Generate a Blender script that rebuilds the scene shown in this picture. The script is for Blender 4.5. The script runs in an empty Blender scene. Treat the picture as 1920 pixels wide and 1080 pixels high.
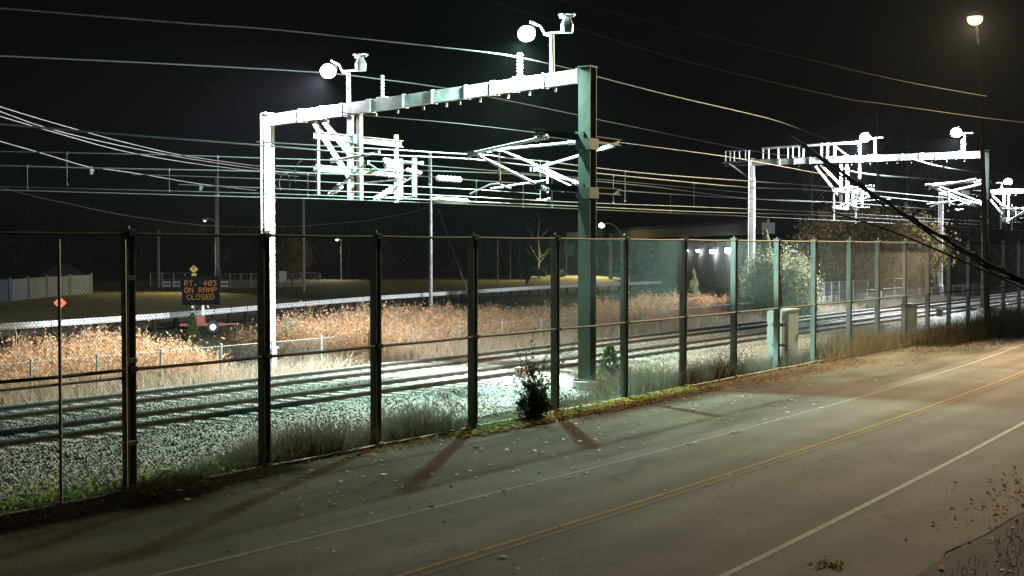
import bpy, math, random
import numpy as np
from mathutils import Vector, Matrix
random.seed(7); RNG = np.random.default_rng(11)
S = bpy.context.scene; COL = S.collection
S.view_settings.view_transform = 'Standard'; S.view_settings.look = 'None'
S.view_settings.gamma = 1.0; S.view_settings.exposure = 0.18

# ------------------------------------------------------------------ camera
F, H, YH, TH = 2505.0, 4.2, 465.0, math.radians(34)
cam = bpy.data.cameras.new('camera'); cam.sensor_width = 36; cam.lens = F / 1920 * 36
cam.clip_end = 4000; cam.clip_start = 0.1
co = bpy.data.objects.new('camera', cam); COL.objects.link(co)
PITCH = math.atan((540 - YH) / F)
co.location = (0, 0, H); co.rotation_euler = (math.pi / 2 - PITCH, 0, TH)
S.camera = co
cT, sT = math.cos(TH), math.sin(TH)
R = co.rotation_euler.to_matrix()

def ray(px, py):
    return R @ Vector(((px - 960) / F, -(py - 540) / F, -1.0))
def at_z(px, py, z=0.0):
    d = ray(px, py); t = (z - H) / d.z; return Vector((d.x * t, d.y * t, z))
def at_x(px, py, x):
    d = ray(px, py); t = x / d.x; return Vector((x, d.y * t, H + d.z * t))
def at_y(px, py, y):
    d = ray(px, py); t = y / d.y; return Vector((d.x * t, y, H + d.z * t))
def at_d(px, py, depth):
    d = ray(px, py); t = depth; return Vector((d.x * t, d.y * t, H + d.z * t))

# ------------------------------------------------------------------ materials
def N(nt, t, **kw):
    n = nt.nodes.new(t)
    for k, v in kw.items(): setattr(n, k, v)
    return n
def mat(name, c1, c2=None, scale=3.0, rough=0.8, metal=0.0, bump=0.0, bscale=None, detail=6, island=False, translucent=0, spec=None):
    m = bpy.data.materials.new(name); m.use_nodes = True; nt = m.node_tree
    b = nt.nodes['Principled BSDF']; b.inputs['Roughness'].default_value = rough; b.inputs['Metallic'].default_value = metal
    if spec is not None: b.inputs['Specular IOR Level'].default_value = spec
    if c2 is None: c2 = tuple(x * 0.75 for x in c1)
    tc = N(nt, 'ShaderNodeTexCoord')
    no = N(nt, 'ShaderNodeTexNoise'); no.inputs['Scale'].default_value = scale; no.inputs['Detail'].default_value = detail
    no.inputs['Roughness'].default_value = 0.65
    nt.links.new(tc.outputs['Object'], no.inputs['Vector'])
    cr = N(nt, 'ShaderNodeValToRGB')
    cr.color_ramp.elements[0].position = 0.32; cr.color_ramp.elements[1].position = 0.68
    cr.color_ramp.elements[0].color = (*c2, 1); cr.color_ramp.elements[1].color = (*c1, 1)
    if island:
        g = N(nt, 'ShaderNodeNewGeometry'); cr.color_ramp.elements[0].position = 0; cr.color_ramp.elements[1].position = 1
        nt.links.new(g.outputs['Random Per Island'], cr.inputs[0])
    else:
        nt.links.new(no.outputs['Fac'], cr.inputs[0])
    nt.links.new(cr.outputs[0], b.inputs['Base Color'])
    if translucent:
        tr = N(nt, 'ShaderNodeBsdfTranslucent'); mxs = N(nt, 'ShaderNodeMixShader'); mxs.inputs[0].default_value = translucent
        nt.links.new(cr.outputs[0], tr.inputs['Color']); nt.links.new(b.outputs[0], mxs.inputs[1]); nt.links.new(tr.outputs[0], mxs.inputs[2])
        nt.links.new(mxs.outputs[0], nt.nodes['Material Output'].inputs['Surface'])
    if bump:
        n2 = N(nt, 'ShaderNodeTexNoise'); n2.inputs['Scale'].default_value = bscale or scale * 4; n2.inputs['Detail'].default_value = 8
        nt.links.new(tc.outputs['Object'], n2.inputs['Vector'])
        bp = N(nt, 'ShaderNodeBump'); bp.inputs['Strength'].default_value = bump; bp.inputs['Distance'].default_value = 0.03
        nt.links.new(n2.outputs['Fac'], bp.inputs['Height']); nt.links.new(bp.outputs[0], b.inputs['Normal'])
    return m
def emis(name, col, st):
    m = bpy.data.materials.new(name); m.use_nodes = True; nt = m.node_tree
    nt.nodes.remove(nt.nodes['Principled BSDF']); e = N(nt, 'ShaderNodeEmission')
    no = N(nt, 'ShaderNodeTexNoise'); no.inputs['Scale'].default_value = 4
    mr = N(nt, 'ShaderNodeMapRange'); mr.inputs['To Min'].default_value = st * .85; mr.inputs['To Max'].default_value = st * 1.15
    nt.links.new(no.outputs['Fac'], mr.inputs['Value']); nt.links.new(mr.outputs[0], e.inputs['Strength'])
    e.inputs['Color'].default_value = (*col, 1)
    nt.links.new(e.outputs[0], nt.nodes['Material Output'].inputs['Surface'])
    return m

M = {}
M['galv'] = mat('galvanised steel', (.48, .50, .49), (.22, .23, .225), 2.0, .45, .35, .15)
M['meshwire'] = mat('dull mesh wire', (.28, .29, .28), (.2, .21, .2), 2, .9, spec=.05)
M['palerail'] = mat('pale guardrail metal', (.74, .75, .73), (.6, .61, .6), 1.5, .7, 0, spec=.1)
M['postgrey'] = mat('weathered galvanised post', (.25, .265, .26), (.15, .16, .155), 1.8, .6, .2, .2)
M['darkpost'] = mat('dark weathered steel', (.06, .08, .07), (.035, .048, .042), 1.5, .7, 0, .1, spec=.2)
M['rail'] = mat('rail steel rusty', (.055, .048, .042), (.03, .027, .025), 5, .8, 0, .2)
M['railtop'] = mat('polished rail head', (.55, .55, .56), (.4, .4, .42), 3, .25, .9)
M['tie'] = mat('concrete tie', (.44, .43, .40), (.26, .25, .23), 3, .85, 0, .3)
M['concrete'] = mat('concrete', (.36, .35, .33), (.24, .24, .22), 1.2, .9, 0, .3)
M['wire'] = mat('copper wire weathered', (.10, .115, .11), (.06, .075, .07), 2, .6, .2)
M['metalwire'] = mat('weathered dark utility cable', (.022, .02, .018), (.014, .013, .012), 2, .9, spec=.02)
M['dimwire'] = mat('old dull cable', (.16, .16, .16), (.10, .10, .10), 2, .6, .1)
M['black'] = mat('black rubber cable', (.006, .006, .006), (.003, .003, .003), 8, .95, 0, 0, spec=.02)
M['porcelain'] = mat('insulator porcelain', (.62, .64, .63), (.5, .5, .5), 5, .25)
M['cabinet'] = mat('grey painted cabinet', (.42, .44, .43), (.33, .35, .34), 1.2, .5, .1, .08)
M['dkcabinet'] = mat('dark grey cabinet', (.05, .06, .065), (.035, .04, .045), 1.2, .5, .1, .08)
M['wood'] = mat('weathered pole wood', (.03, .023, .017), (.018, .014, .011), 2, .95, 0, .4, spec=.1)
M['greywood'] = mat('pale grey pole', (.34, .33, .30), (.24, .23, .21), 2, .9, 0, .3)
M['orange'] = mat('orange sign sheeting', (.85, .12, .03), (.7, .09, .02), 2, .5)
M['yellow'] = mat('yellow sign sheeting', (.85, .65, .06), (.7, .5, .05), 2, .5)
M['signblack'] = mat('black sign ink', (.02, .02, .02), None, 2, .6)
M['signgreen'] = mat('green highway sign', (.02, .22, .13), (.015, .17, .10), 2, .5)
M['white'] = mat('white paint', (.72, .72, .70), (.58, .58, .56), 2, .6)
M['boardblack'] = mat('black message board face', (.006, .006, .007), None, 2, .95, spec=.0)
M['amber'] = emis('amber led', (1, .46, .08), .6)
M['tyre'] = mat('tyre rubber', (.02, .02, .02), None, 5, .8)
M['redpaint'] = mat('orange red trailer paint', (.25, .05, .02), (.18, .035, .015), 2, .5)
M['roof'] = mat('asphalt shingle roof', (.10, .10, .09), (.06, .06, .055), 3, .9)
M['siding'] = mat('pale siding', (.30, .31, .29), (.24, .25, .23), 2, .8)
M['vinyl'] = mat('pale vinyl fence', (.075, .085, .095), (.055, .065, .072), 1, .8)
M['window'] = mat('dark window glass', (.03, .04, .05), None, 2, .15)
M['bark'] = mat('tree bark', (.12, .10, .08), (.07, .06, .05), 4, .9, 0, .5)
M['palebark'] = mat('pale bare bark', (.20, .19, .17), (.13, .12, .11), 4, .9, 0, .5)
M['evergreen'] = mat('evergreen needles', (.10, .15, .05), (.035, .06, .022), island=True, rough=.8, translucent=.45, spec=.05)
M['bush'] = mat('mixed evergreen bush leaves', (.46, .44, .26), (.13, .15, .08), island=True, rough=.8, translucent=.45, spec=.05)
M['oak'] = mat('brown autumn oak leaves', (.30, .22, .085), (.11, .085, .04), island=True, rough=.8, translucent=.45, spec=.05)
M['darkleaf'] = mat('dark foliage', (.045, .06, .035), (.015, .022, .014), island=True, rough=.9, translucent=.45, spec=.05)
M['knotweed'] = mat('dead tan brush', (.62, .36, .17), (.26, .155, .08), island=True, rough=.85, translucent=.45, spec=.05)
M['knotstem'] = mat('pale dead stems', (.52, .43, .32), (.26, .21, .155), island=True, rough=.85, translucent=.45, spec=.05)
M['drygrass'] = mat('dry grass', (.24, .20, .13), (.10, .09, .055), island=True, rough=.9, translucent=.45, spec=.05)
M['darkweed'] = mat('dark weeds', (.055, .042, .026), (.025, .022, .015), island=True, rough=.9, translucent=.45, spec=.05)
M['leaf'] = mat('fallen autumn leaves', (.30, .19, .08), (.10, .055, .025), island=True, rough=.8, translucent=.45, spec=.05)
M['paleleaf'] = mat('pale fallen leaves', (.60, .56, .46), (.22, .17, .11), island=True, rough=.8, translucent=.45, spec=.05)
M['yellowleaf'] = mat('yellow green ground leaves', (.42, .46, .12), (.08, .13, .035), island=True, rough=.8, translucent=.45, spec=.05)
M['tan'] = mat('tan painted metal', (.40, .30, .22), (.32, .24, .18), 2, .6)

def ballast_mat(name, island=False):
    m = bpy.data.materials.new(name); m.use_nodes = True; nt = m.node_tree; b = nt.nodes['Principled BSDF']
    b.inputs['Roughness'].default_value = .85
    cr = N(nt, 'ShaderNodeValToRGB'); e = cr.color_ramp.elements
    e[0].color = (.09, .088, .08, 1); e[1].color = (.38, .375, .36, 1)
    n = e.new(.5); n.color = (.22, .214, .20, 1)
    if island:
        g = N(nt, 'ShaderNodeNewGeometry'); nt.links.new(g.outputs['Random Per Island'], cr.inputs[0])
    else:
        tc = N(nt, 'ShaderNodeTexCoord')
        vo = N(nt, 'ShaderNodeTexVoronoi'); vo.inputs['Scale'].default_value = 17
        nt.links.new(tc.outputs['Object'], vo.inputs['Vector'])
        sp = N(nt, 'ShaderNodeSeparateColor'); nt.links.new(vo.outputs['Color'], sp.inputs[0])
        nt.links.new(sp.outputs[0], cr.inputs[0])
        bp = N(nt, 'ShaderNodeBump'); bp.invert = True; bp.inputs['Strength'].default_value = 1; bp.inputs['Distance'].default_value = .05
        nt.links.new(vo.outputs['Distance'], bp.inputs['Height']); nt.links.new(bp.outputs[0], b.inputs['Normal'])
    nt.links.new(cr.outputs[0], b.inputs['Base Color'])
    return m
M['ballast'] = ballast_mat('crushed stone ballast'); M['stone'] = ballast_mat('loose ballast stone', True)

def asphalt_mat(name, base, dark, patch, stretch=(1, .12, 1), crack=0.0):
    m = bpy.data.materials.new(name); m.use_nodes = True; nt = m.node_tree; b = nt.nodes['Principled BSDF']
    b.inputs['Roughness'].default_value = .9; b.inputs['Specular IOR Level'].default_value = .04
    tc = N(nt, 'ShaderNodeTexCoord'); mp = N(nt, 'ShaderNodeMapping'); mp.inputs['Scale'].default_value = stretch
    nt.links.new(tc.outputs['Object'], mp.inputs[0])
    a = N(nt, 'ShaderNodeTexNoise'); a.inputs['Scale'].default_value = .9; a.inputs['Detail'].default_value = 5
    nt.links.new(mp.outputs[0], a.inputs['Vector'])
    g = N(nt, 'ShaderNodeTexNoise'); g.inputs['Scale'].default_value = 30; g.inputs['Detail'].default_value = 5; g.inputs['Roughness'].default_value = .8
    nt.links.new(tc.outputs['Object'], g.inputs['Vector'])
    mx = N(nt, 'ShaderNodeMix'); mx.data_type = 'RGBA'
    mr = N(nt, 'ShaderNodeMapRange'); mr.inputs['From Min'].default_value = .35; mr.inputs['From Max'].default_value = .65
    nt.links.new(a.outputs['Fac'], mr.inputs['Value']); nt.links.new(mr.outputs[0], mx.inputs[0])
    mx.inputs[6].default_value = (*dark, 1); mx.inputs[7].default_value = (*base, 1)
    mr2 = N(nt, 'ShaderNodeMapRange'); mr2.inputs['From Min'].default_value = .3; mr2.inputs['From Max'].default_value = .7
    mr2.inputs['To Min'].default_value = 1 - patch; mr2.inputs['To Max'].default_value = 1 + patch
    nt.links.new(g.outputs['Fac'], mr2.inputs['Value'])
    ml = N(nt, 'ShaderNodeMix'); ml.data_type = 'RGBA'; ml.blend_type = 'MULTIPLY'; ml.inputs[0].default_value = 1
    nt.links.new(mx.outputs[2], ml.inputs[6]); nt.links.new(mr2.outputs[0], ml.inputs[7])
    nt.links.new(ml.outputs[2], b.inputs['Base Color'])
    if crack:
        nz = N(nt, 'ShaderNodeTexNoise'); nz.inputs['Scale'].default_value = 1.3; nz.inputs['Detail'].default_value = 4
        nt.links.new(tc.outputs['Object'], nz.inputs['Vector'])
        vm = N(nt, 'ShaderNodeVectorMath'); vm.operation = 'MULTIPLY_ADD'; vm.inputs[1].default_value = (1.6, 1.6, 0)
        nt.links.new(nz.outputs['Color'], vm.inputs[0]); nt.links.new(tc.outputs['Object'], vm.inputs[2])
        vo = N(nt, 'ShaderNodeTexVoronoi'); vo.feature = 'DISTANCE_TO_EDGE'; vo.inputs['Scale'].default_value = .28
        nt.links.new(vm.outputs[0], vo.inputs['Vector'])
        c1 = N(nt, 'ShaderNodeMapRange'); c1.inputs['From Min'].default_value = .0; c1.inputs['From Max'].default_value = .009; c1.inputs['To Min'].default_value = .6; c1.inputs['To Max'].default_value = 1
        nt.links.new(vo.outputs['Distance'], c1.inputs['Value'])
        # polished wheel paths and an oil darkened lane middle, running along the road
        sx = N(nt, 'ShaderNodeSeparateXYZ'); nt.links.new(tc.outputs['Object'], sx.inputs[0])
        wv = N(nt, 'ShaderNodeMath'); wv.operation = 'SINE'; wm = N(nt, 'ShaderNodeMath'); wm.operation = 'MULTIPLY'; wm.inputs[1].default_value = 4.3
        nt.links.new(sx.outputs[0], wm.inputs[0]); nt.links.new(wm.outputs[0], wv.inputs[0])
        w2 = N(nt, 'ShaderNodeMapRange'); w2.inputs['From Min'].default_value = -1; w2.inputs['To Min'].default_value = .86; w2.inputs['To Max'].default_value = 1.08
        nt.links.new(wv.outputs[0], w2.inputs['Value'])
        st = N(nt, 'ShaderNodeTexNoise'); st.inputs['Scale'].default_value = .45; st.inputs['Detail'].default_value = 7; nt.links.new(tc.outputs['Object'], st.inputs['Vector'])
        s2 = N(nt, 'ShaderNodeMapRange'); s2.inputs['From Min'].default_value = .35; s2.inputs['From Max'].default_value = .6; s2.inputs['To Min'].default_value = .8; s2.inputs['To Max'].default_value = 1.06
        nt.links.new(st.outputs['Fac'], s2.inputs['Value'])
        m1 = N(nt, 'ShaderNodeMath'); m1.operation = 'MULTIPLY'; m2 = N(nt, 'ShaderNodeMath'); m2.operation = 'MULTIPLY'
        nt.links.new(c1.outputs[0], m1.inputs[0]); nt.links.new(w2.outputs[0], m1.inputs[1]); nt.links.new(m1.outputs[0], m2.inputs[0]); nt.links.new(s2.outputs[0], m2.inputs[1])
        mm = N(nt, 'ShaderNodeMix'); mm.data_type = 'RGBA'; mm.blend_type = 'MULTIPLY'; mm.inputs[0].default_value = 1
        nt.links.new(ml.outputs[2], mm.inputs[6]); nt.links.new(m2.outputs[0], mm.inputs[7]); nt.links.new(mm.outputs[2], b.inputs['Base Color'])
    bp = N(nt, 'ShaderNodeBump'); bp.inputs['Strength'].default_value = .35; bp.inputs['Distance'].default_value = .01
    nt.links.new(g.outputs['Fac'], bp.inputs['Height']); nt.links.new(bp.outputs[0], b.inputs['Normal'])
    return m
M['asphalt'] = asphalt_mat('worn asphalt', (.112, .100, .082), (.078, .070, .058), .38, crack=1)
M['shoulder'] = asphalt_mat('dirty shoulder gravel', (.078, .078, .064), (.036, .034, .026), .6, (1, .25, 1))
M['verge'] = asphalt_mat('dark verge soil', (.022, .021, .014), (.011, .011, .008), .6, (1, 1, 1))
M['ground'] = asphalt_mat('rough soil and short grass', (.060, .062, .036), (.032, .034, .020), .5, (.3, .3, 1))
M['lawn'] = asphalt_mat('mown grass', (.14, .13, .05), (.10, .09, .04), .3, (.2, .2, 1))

def paint_mat(name, col, under, wear):
    m = mat(name, col, col, 3, .9, spec=.03); nt = m.node_tree; b = nt.nodes['Principled BSDF']
    tc = N(nt, 'ShaderNodeTexCoord'); n = N(nt, 'ShaderNodeTexNoise'); n.inputs['Scale'].default_value = 9; n.inputs['Detail'].default_value = 8
    n.inputs['Roughness'].default_value = .8
    nt.links.new(tc.outputs['Object'], n.inputs['Vector'])
    mr = N(nt, 'ShaderNodeMapRange'); mr.inputs['From Min'].default_value = wear - .08; mr.inputs['From Max'].default_value = wear + .08
    nt.links.new(n.outputs['Fac'], mr.inputs['Value'])
    mx = N(nt, 'ShaderNodeMix'); mx.data_type = 'RGBA'; mx.inputs[6].default_value = (*under, 1); mx.inputs[7].default_value = (*col, 1)
    nt.links.new(mr.outputs[0], mx.inputs[0]); nt.links.new(mx.outputs[2], b.inputs['Base Color'])
    return m
M['wpaint'] = paint_mat('white road paint', (.34, .33, .29), (.12, .115, .10), .44)
M['wpaint2'] = paint_mat('worn white road paint', (.20, .20, .185), (.10, .098, .09), .49)
M['ypaint'] = paint_mat('worn yellow road paint', (.30, .18, .035), (.10, .09, .07), .47)
M['ypaint2'] = paint_mat('nearly gone yellow road paint', (.24, .15, .04), (.10, .09, .07), .54)

# ------------------------------------------------------------------ mesh builder
class MB:
    def __init__(s): s.v = []; s.f = []
    def add(s, vs, fs):
        o = len(s.v); s.v += [tuple(p) for p in vs]; s.f += [tuple(i + o for i in f) for f in fs]; return s
    def box(s, c, size, rz=0, rot=None):
        hx, hy, hz = [q / 2 for q in size]; m = rot or Matrix.Rotation(rz, 3, 'Z'); c = Vector(c)
        vs = [c + m @ Vector((x, y, z)) for x in (-hx, hx) for y in (-hy, hy) for z in (-hz, hz)]
        return s.add(vs, [(0, 1, 3, 2), (4, 6, 7, 5), (0, 4, 5, 1), (2, 3, 7, 6), (0, 2, 6, 4), (1, 5, 7, 3)])
    def beam(s, a, b, w, h):
        a, b = Vector(a), Vector(b); d = (b - a); L = d.length; d.normalize()
        up = Vector((0, 0, 1)) if abs(d.z) < .95 else Vector((0, 1, 0))
        sd = d.cross(up).normalized(); up = sd.cross(d).normalized()
        m = Matrix((sd, d, up)).transposed()
        return s.box((a + b) / 2, (w, L, h), rot=m)
    def ibeam(s, a, b, w, h, t=.025):
        a, b = Vector(a), Vector(b); d = (b - a).normalized()
        up = Vector((0, 0, 1)) if abs(d.z) < .95 else Vector((0, 1, 0))
        sd = d.cross(up).normalized(); up = sd.cross(d).normalized()
        o = up * (h / 2 - t / 2)
        s.beam(a + o, b + o, w, t); s.beam(a - o, b - o, w, t); s.beam(a, b, t, h - 2 * t - .002)
        return s
    def tube(s, pts, r, n=6, r2=None, cap=True):
        pts = [Vector(p) for p in pts]; k = len(pts); o = len(s.v)
        prev = None
        for i, p in enumerate(pts):
            d = (pts[min(i + 1, k - 1)] - pts[max(i - 1, 0)]).normalized()
            if prev is None:
                up = Vector((0, 0, 1)) if abs(d.z) < .9 else Vector((1, 0, 0)); sd = d.cross(up).normalized()
            else:
                sd = (prev - d * prev.dot(d)).normalized()
            prev = sd; u = sd.cross(d).normalized()
            rr = r if r2 is None else r + (r2 - r) * i / (k - 1)
            if isinstance(r, (list, tuple)): rr = r[i]
            for j in range(n):
                a = 2 * math.pi * j / n; s.v.append(tuple(p + (sd * math.cos(a) + u * math.sin(a)) * rr))
        for i in range(k - 1):
            for j in range(n):
                s.f.append((o + i * n + j, o + i * n + (j + 1) % n, o + (i + 1) * n + (j + 1) % n, o + (i + 1) * n + j))
        if cap:
            s.f.append(tuple(o + j for j in range(n))[::-1]); s.f.append(tuple(o + (k - 1) * n + j for j in range(n)))
        return s
    def insul(s, a, b, r, k=6):
        a, b = Vector(a), Vector(b); n = 2 * k + 1
        s.tube([a.lerp(b, i / (n - 1)) for i in range(n)], [r if i % 2 else r * .55 for i in range(n)], 8); return s
    def disc(s, c, nrm, r, t, n=14):
        c = Vector(c); nrm = Vector(nrm).normalized(); return s.tube([c - nrm * t / 2, c + nrm * t / 2], r, n)
    def ball(s, c, r, sx=1, sy=1, sz=1, n=10):
        c = Vector(c); o = len(s.v); m = n // 2
        for i in range(m + 1):
            a = math.pi * i / m
            for j in range(n):
                b = 2 * math.pi * j / n
                s.v.append((c.x + r * sx * math.sin(a) * math.cos(b), c.y + r * sy * math.sin(a) * math.sin(b), c.z + r * sz * math.cos(a)))
        for i in range(m):
            for j in range(n):
                s.f.append((o + i * n + j, o + i * n + (j + 1) % n, o + (i + 1) * n + (j + 1) % n, o + (i + 1) * n + j))
        return s
    def ribbon(s, L, Rr):
        o = len(s.v); s.v += [tuple(p) for p in L] + [tuple(p) for p in Rr]; n = len(L)
        s.f += [(o + i, o + n + i, o + n + i + 1, o + i + 1) for i in range(n - 1)]; return s
    def build(s, name, m, parent=None, smooth=False, **props):
        me = bpy.data.meshes.new(name)
        org = Vector((0, 0, 0)) if parent is None else parent.matrix_world.translation
        me.from_pydata([(x - org.x, y - org.y, z - org.z) for x, y, z in s.v] if parent is not None else s.v, [], s.f)
        if parent is None and props.get('kind') != 'structure' and s.v:
            lo = Vector((sum(v[0] for v in s.v) / len(s.v), sum(v[1] for v in s.v) / len(s.v), min(v[2] for v in s.v)))
            me.transform(Matrix.Translation(-lo))
        else: lo = None
        me.validate(); me.update()
        if smooth: me.shade_smooth()
        me.materials.append(m if not isinstance(m, str) else M[m])
        ob = bpy.data.objects.new(name, me); COL.objects.link(ob)
        if parent is not None: ob.parent = parent; ob.matrix_world = Matrix.Translation(org)
        if lo is not None: ob.location = lo
        for k, v in props.items(): ob[k] = v
        return ob

def part(name, mb, m, parent, **kw):
    """mesh in world coordinates, parented to an unrotated, unscaled parent"""
    me = bpy.data.meshes.new(name); org = WORLD[parent.name]
    me.from_pydata([(x - org.x, y - org.y, z - org.z) for x, y, z in mb.v], [], mb.f)
    sm = kw.pop('smooth', False); me.validate(); me.update()
    if sm: me.shade_smooth()
    me.materials.append(M[m] if isinstance(m, str) else m)
    ob = bpy.data.objects.new(name, me); COL.objects.link(ob); ob.parent = parent
    WORLD[ob.name] = org.copy()
    for k, v in kw.items(): ob[k] = v
    return ob
WORLD = {}
def thing(name, label, cat, loc, group=None):
    o = bpy.data.objects.new(name, None); COL.objects.link(o); o.location = loc; WORLD[o.name] = Vector(loc)
    o.empty_display_size = .3
    o['label'] = label; o['category'] = cat
    if group: o['group'] = group
    return o
def single(name, mb, m, label, cat, group=None, **kw):
    ob = mb.build(name, m, None, **kw); ob['label'] = label; ob['category'] = cat
    if group: ob['group'] = group
    WORLD[ob.name] = ob.location.copy()
    return ob

def npmesh(name, V, Fq, m, loc=(0, 0, 0)):
    """V (n,3) float, Fq (m,k) int"""
    me = bpy.data.meshes.new(name); n, k = Fq.shape
    V = V - np.array(loc)
    me.vertices.add(len(V)); me.vertices.foreach_set('co', V.astype(np.float32).ravel())
    me.loops.add(n * k); me.loops.foreach_set('vertex_index', Fq.astype(np.int32).ravel())
    me.polygons.add(n); me.polygons.foreach_set('loop_start', np.arange(0, n * k, k, dtype=np.int32))
    me.update(calc_edges=True); me.materials.append(M[m] if isinstance(m, str) else m)
    ob = bpy.data.objects.new(name, me); COL.objects.link(ob); ob.location = loc
    return ob
def leaves(P, size, aspect=.5, droop=None, jitter=.4):
    """a quad per point, random orientation"""
    n = len(P); d = RNG.normal(size=(n, 3)); d /= np.linalg.norm(d, axis=1)[:, None]
    if droop is not None: d = d * .6 + np.array(droop); d /= np.linalg.norm(d, axis=1)[:, None]
    e = RNG.normal(size=(n, 3)); e -= (e * d).sum(1)[:, None] * d; e /= np.linalg.norm(e, axis=1)[:, None]
    sz = (size * (1 + jitter * RNG.uniform(-1, 1, n)))[:, None]
    a = d * sz / 2; b = e * sz / 2 * aspect
    V = np.stack([P - a, P + b, P + a, P - b], 1).reshape(-1, 3)
    return V, np.arange(4 * n).reshape(n, 4)
def blades(B, height, lean=.35, width=.012, bend=.3):
    """grass or stems: two stacked quads per blade from base points B"""
    n = len(B); h = (height * RNG.uniform(.45, 1.15, n))[:, None]
    a = RNG.uniform(0, 2 * np.pi, n); dr = np.stack([np.cos(a), np.sin(a), np.zeros(n)], 1)
    ln = (RNG.uniform(0, lean, n))[:, None]
    sd = np.stack([-np.sin(a + 1), np.cos(a + 1), np.zeros(n)], 1) * width / 2
    up = np.array([0, 0, 1.0])
    mid = B + up * h * .55 + dr * h * ln * .4; tip = B + up * h * (1 - .3 * ln) + dr * h * (ln + bend * ln)
    V = np.stack([B - sd, B + sd, mid - sd * .8, mid + sd * .8, tip - sd * .25, tip + sd * .25], 1).reshape(-1, 3)
    i = np.arange(n)[:, None] * 6
    Fq = np.concatenate([i + np.array([[0, 1, 3, 2]]), i + np.array([[2, 3, 5, 4]])], 0)
    return V, Fq
def join(parts):
    o = 0; Vs = []; Fs = []
    for V, Fq in parts: Vs.append(V); Fs.append(Fq + o); o += len(V)
    return np.concatenate(Vs), np.concatenate(Fs)

# ------------------------------------------------------------------ terrain
XN, XF = -24.2, -27.9          # track centres
PROF = [(-400, -.3), (-120, -.3), (-60, -.3), (-42, -.35), (-33.2, -.5), (-31.0, -.38), (-29.9, .13), (-22.4, .13), (-21.2, -.26), (-19.2, -.28),
        (-18.35, -.02), (-15.5, 0), (-4.0, 0), (-2, .06), (60, .1), (300, .1)]
PX = np.array([p[0] for p in PROF]); PZ = np.array([p[1] for p in PROF])
def gz(x): return float(np.interp(x, PX, PZ))
def gza(x): return np.interp(x, PX, PZ)
def sheet(name, x0, x1, y0, y1, m, dz=0.0, nx=24, ny=40, wob=0.0, **kw):
    xs = sorted(set(list(np.linspace(x0, x1, nx)) + [p for p in PX if x0 < p < x1])); ys = np.linspace(y0, y1, ny)
    X, Y = np.meshgrid(xs, ys); Z = gza(X) + dz
    if wob: Z = Z + wob * (np.sin(X * 1.7 + Y * .6) + np.sin(Y * 1.3 - X * .8) * .7 + np.sin(X * 4.1) * np.cos(Y * 3.3) * .5)
    V = np.stack([X, Y, Z], -1).reshape(-1, 3); a = len(xs)
    i, j = np.meshgrid(np.arange(a - 1), np.arange(len(ys) - 1)); q = (j * a + i).ravel()
    ob = npmesh(name, V, np.stack([q, q + 1, q + a + 1, q + a], 1), m); ob['kind'] = 'structure'
    ob.data.shade_smooth()
    return ob
sheet('ground', -900, 700, -200, 1600, 'ground', 0, 40, 60)
sheet('ballast_bed', -31.4, -20.3, -30, 420, 'ballast', .035, 40, 400, .010)
sheet('gravel_shoulder', -18.3, -12.6, -30, 200, 'shoulder', .008, 30, 200, .004)

# road and its markings: pixel traces taken to the ground, then smoothed
def fit(pts):
    w = [at_z(*p) for p in pts]; y = np.array([q.y for q in w]); x = np.array([q.x for q in w])
    return np.polyfit(y, x, 2 if len(pts) > 3 else 1)
EDGE = fit([(514, 1018), (758, 969), (899, 934), (1050, 900), (1240, 851), (1403, 805), (1537, 762), (1700, 717), (1851, 673), (1920, 646)])
YEL = fit([(758, 1080), (899, 1041), (1047, 997), (1240, 939), (1403, 882), (1578, 823), (1770, 754), (1920, 701)])
WHT = fit([(1358, 1080), (1537, 992), (1668, 931), (1810, 848), (1920, 795)])
print('fits', EDGE, YEL, WHT)
def pv(c, y, ycap=(3, 70)):
    yy = min(max(y, ycap[0]), ycap[1]); v = np.polyval(c, yy)
    d = np.polyval(np.polyder(c), yy); return float(v + d * (y - yy))
def strip(name, c, off, w, z, m, **kw):
    ys = list(np.arange(-40, 260, 1.5)); b = MB()
    b.ribbon([(pv(c, y) + off - w / 2, y, z) for y in ys], [(pv(c, y) + off + w / 2, y, z) for y in ys])
    return b.build(name, m, None, kind='structure')
ys = list(np.arange(-40, 260, 1.5)); rb = MB()
rb.ribbon([(pv(EDGE, y) - .45, y, .014) for y in ys], [(-5.1 + .12 * math.sin(y * .9) + .08 * math.sin(y * 2.3), y, .014) for y in ys])
rb.build('road', 'asphalt', None, kind='structure')
strip('white_edge_line', EDGE, 0, .11, .0185, 'wpaint2'); strip('white_edge_line', WHT, 0, .11, .0185, 'wpaint')
strip('yellow_centre_line', YEL, -.11, .09, .0185, 'ypaint'); strip('yellow_centre_line', YEL, .10, .09, .0185, 'ypaint2')
sheet('verge', -5.2, 12, -30, 200, 'verge', .009, 30, 200, .006)
# lawn behind the highway
lw = MB(); a = [at_z(-200, 625, -.22), at_z(480, 592, -.22), at_z(900, 556, -.22), at_z(1090, 540, -.22)]
b_ = [at_z(-200, 530, -.22), at_z(480, 528, -.22), at_z(900, 520, -.22), at_z(1300, 500, -.22)]
lw.ribbon(a, b_).build('lawn', 'lawn', None, kind='structure')

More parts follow.
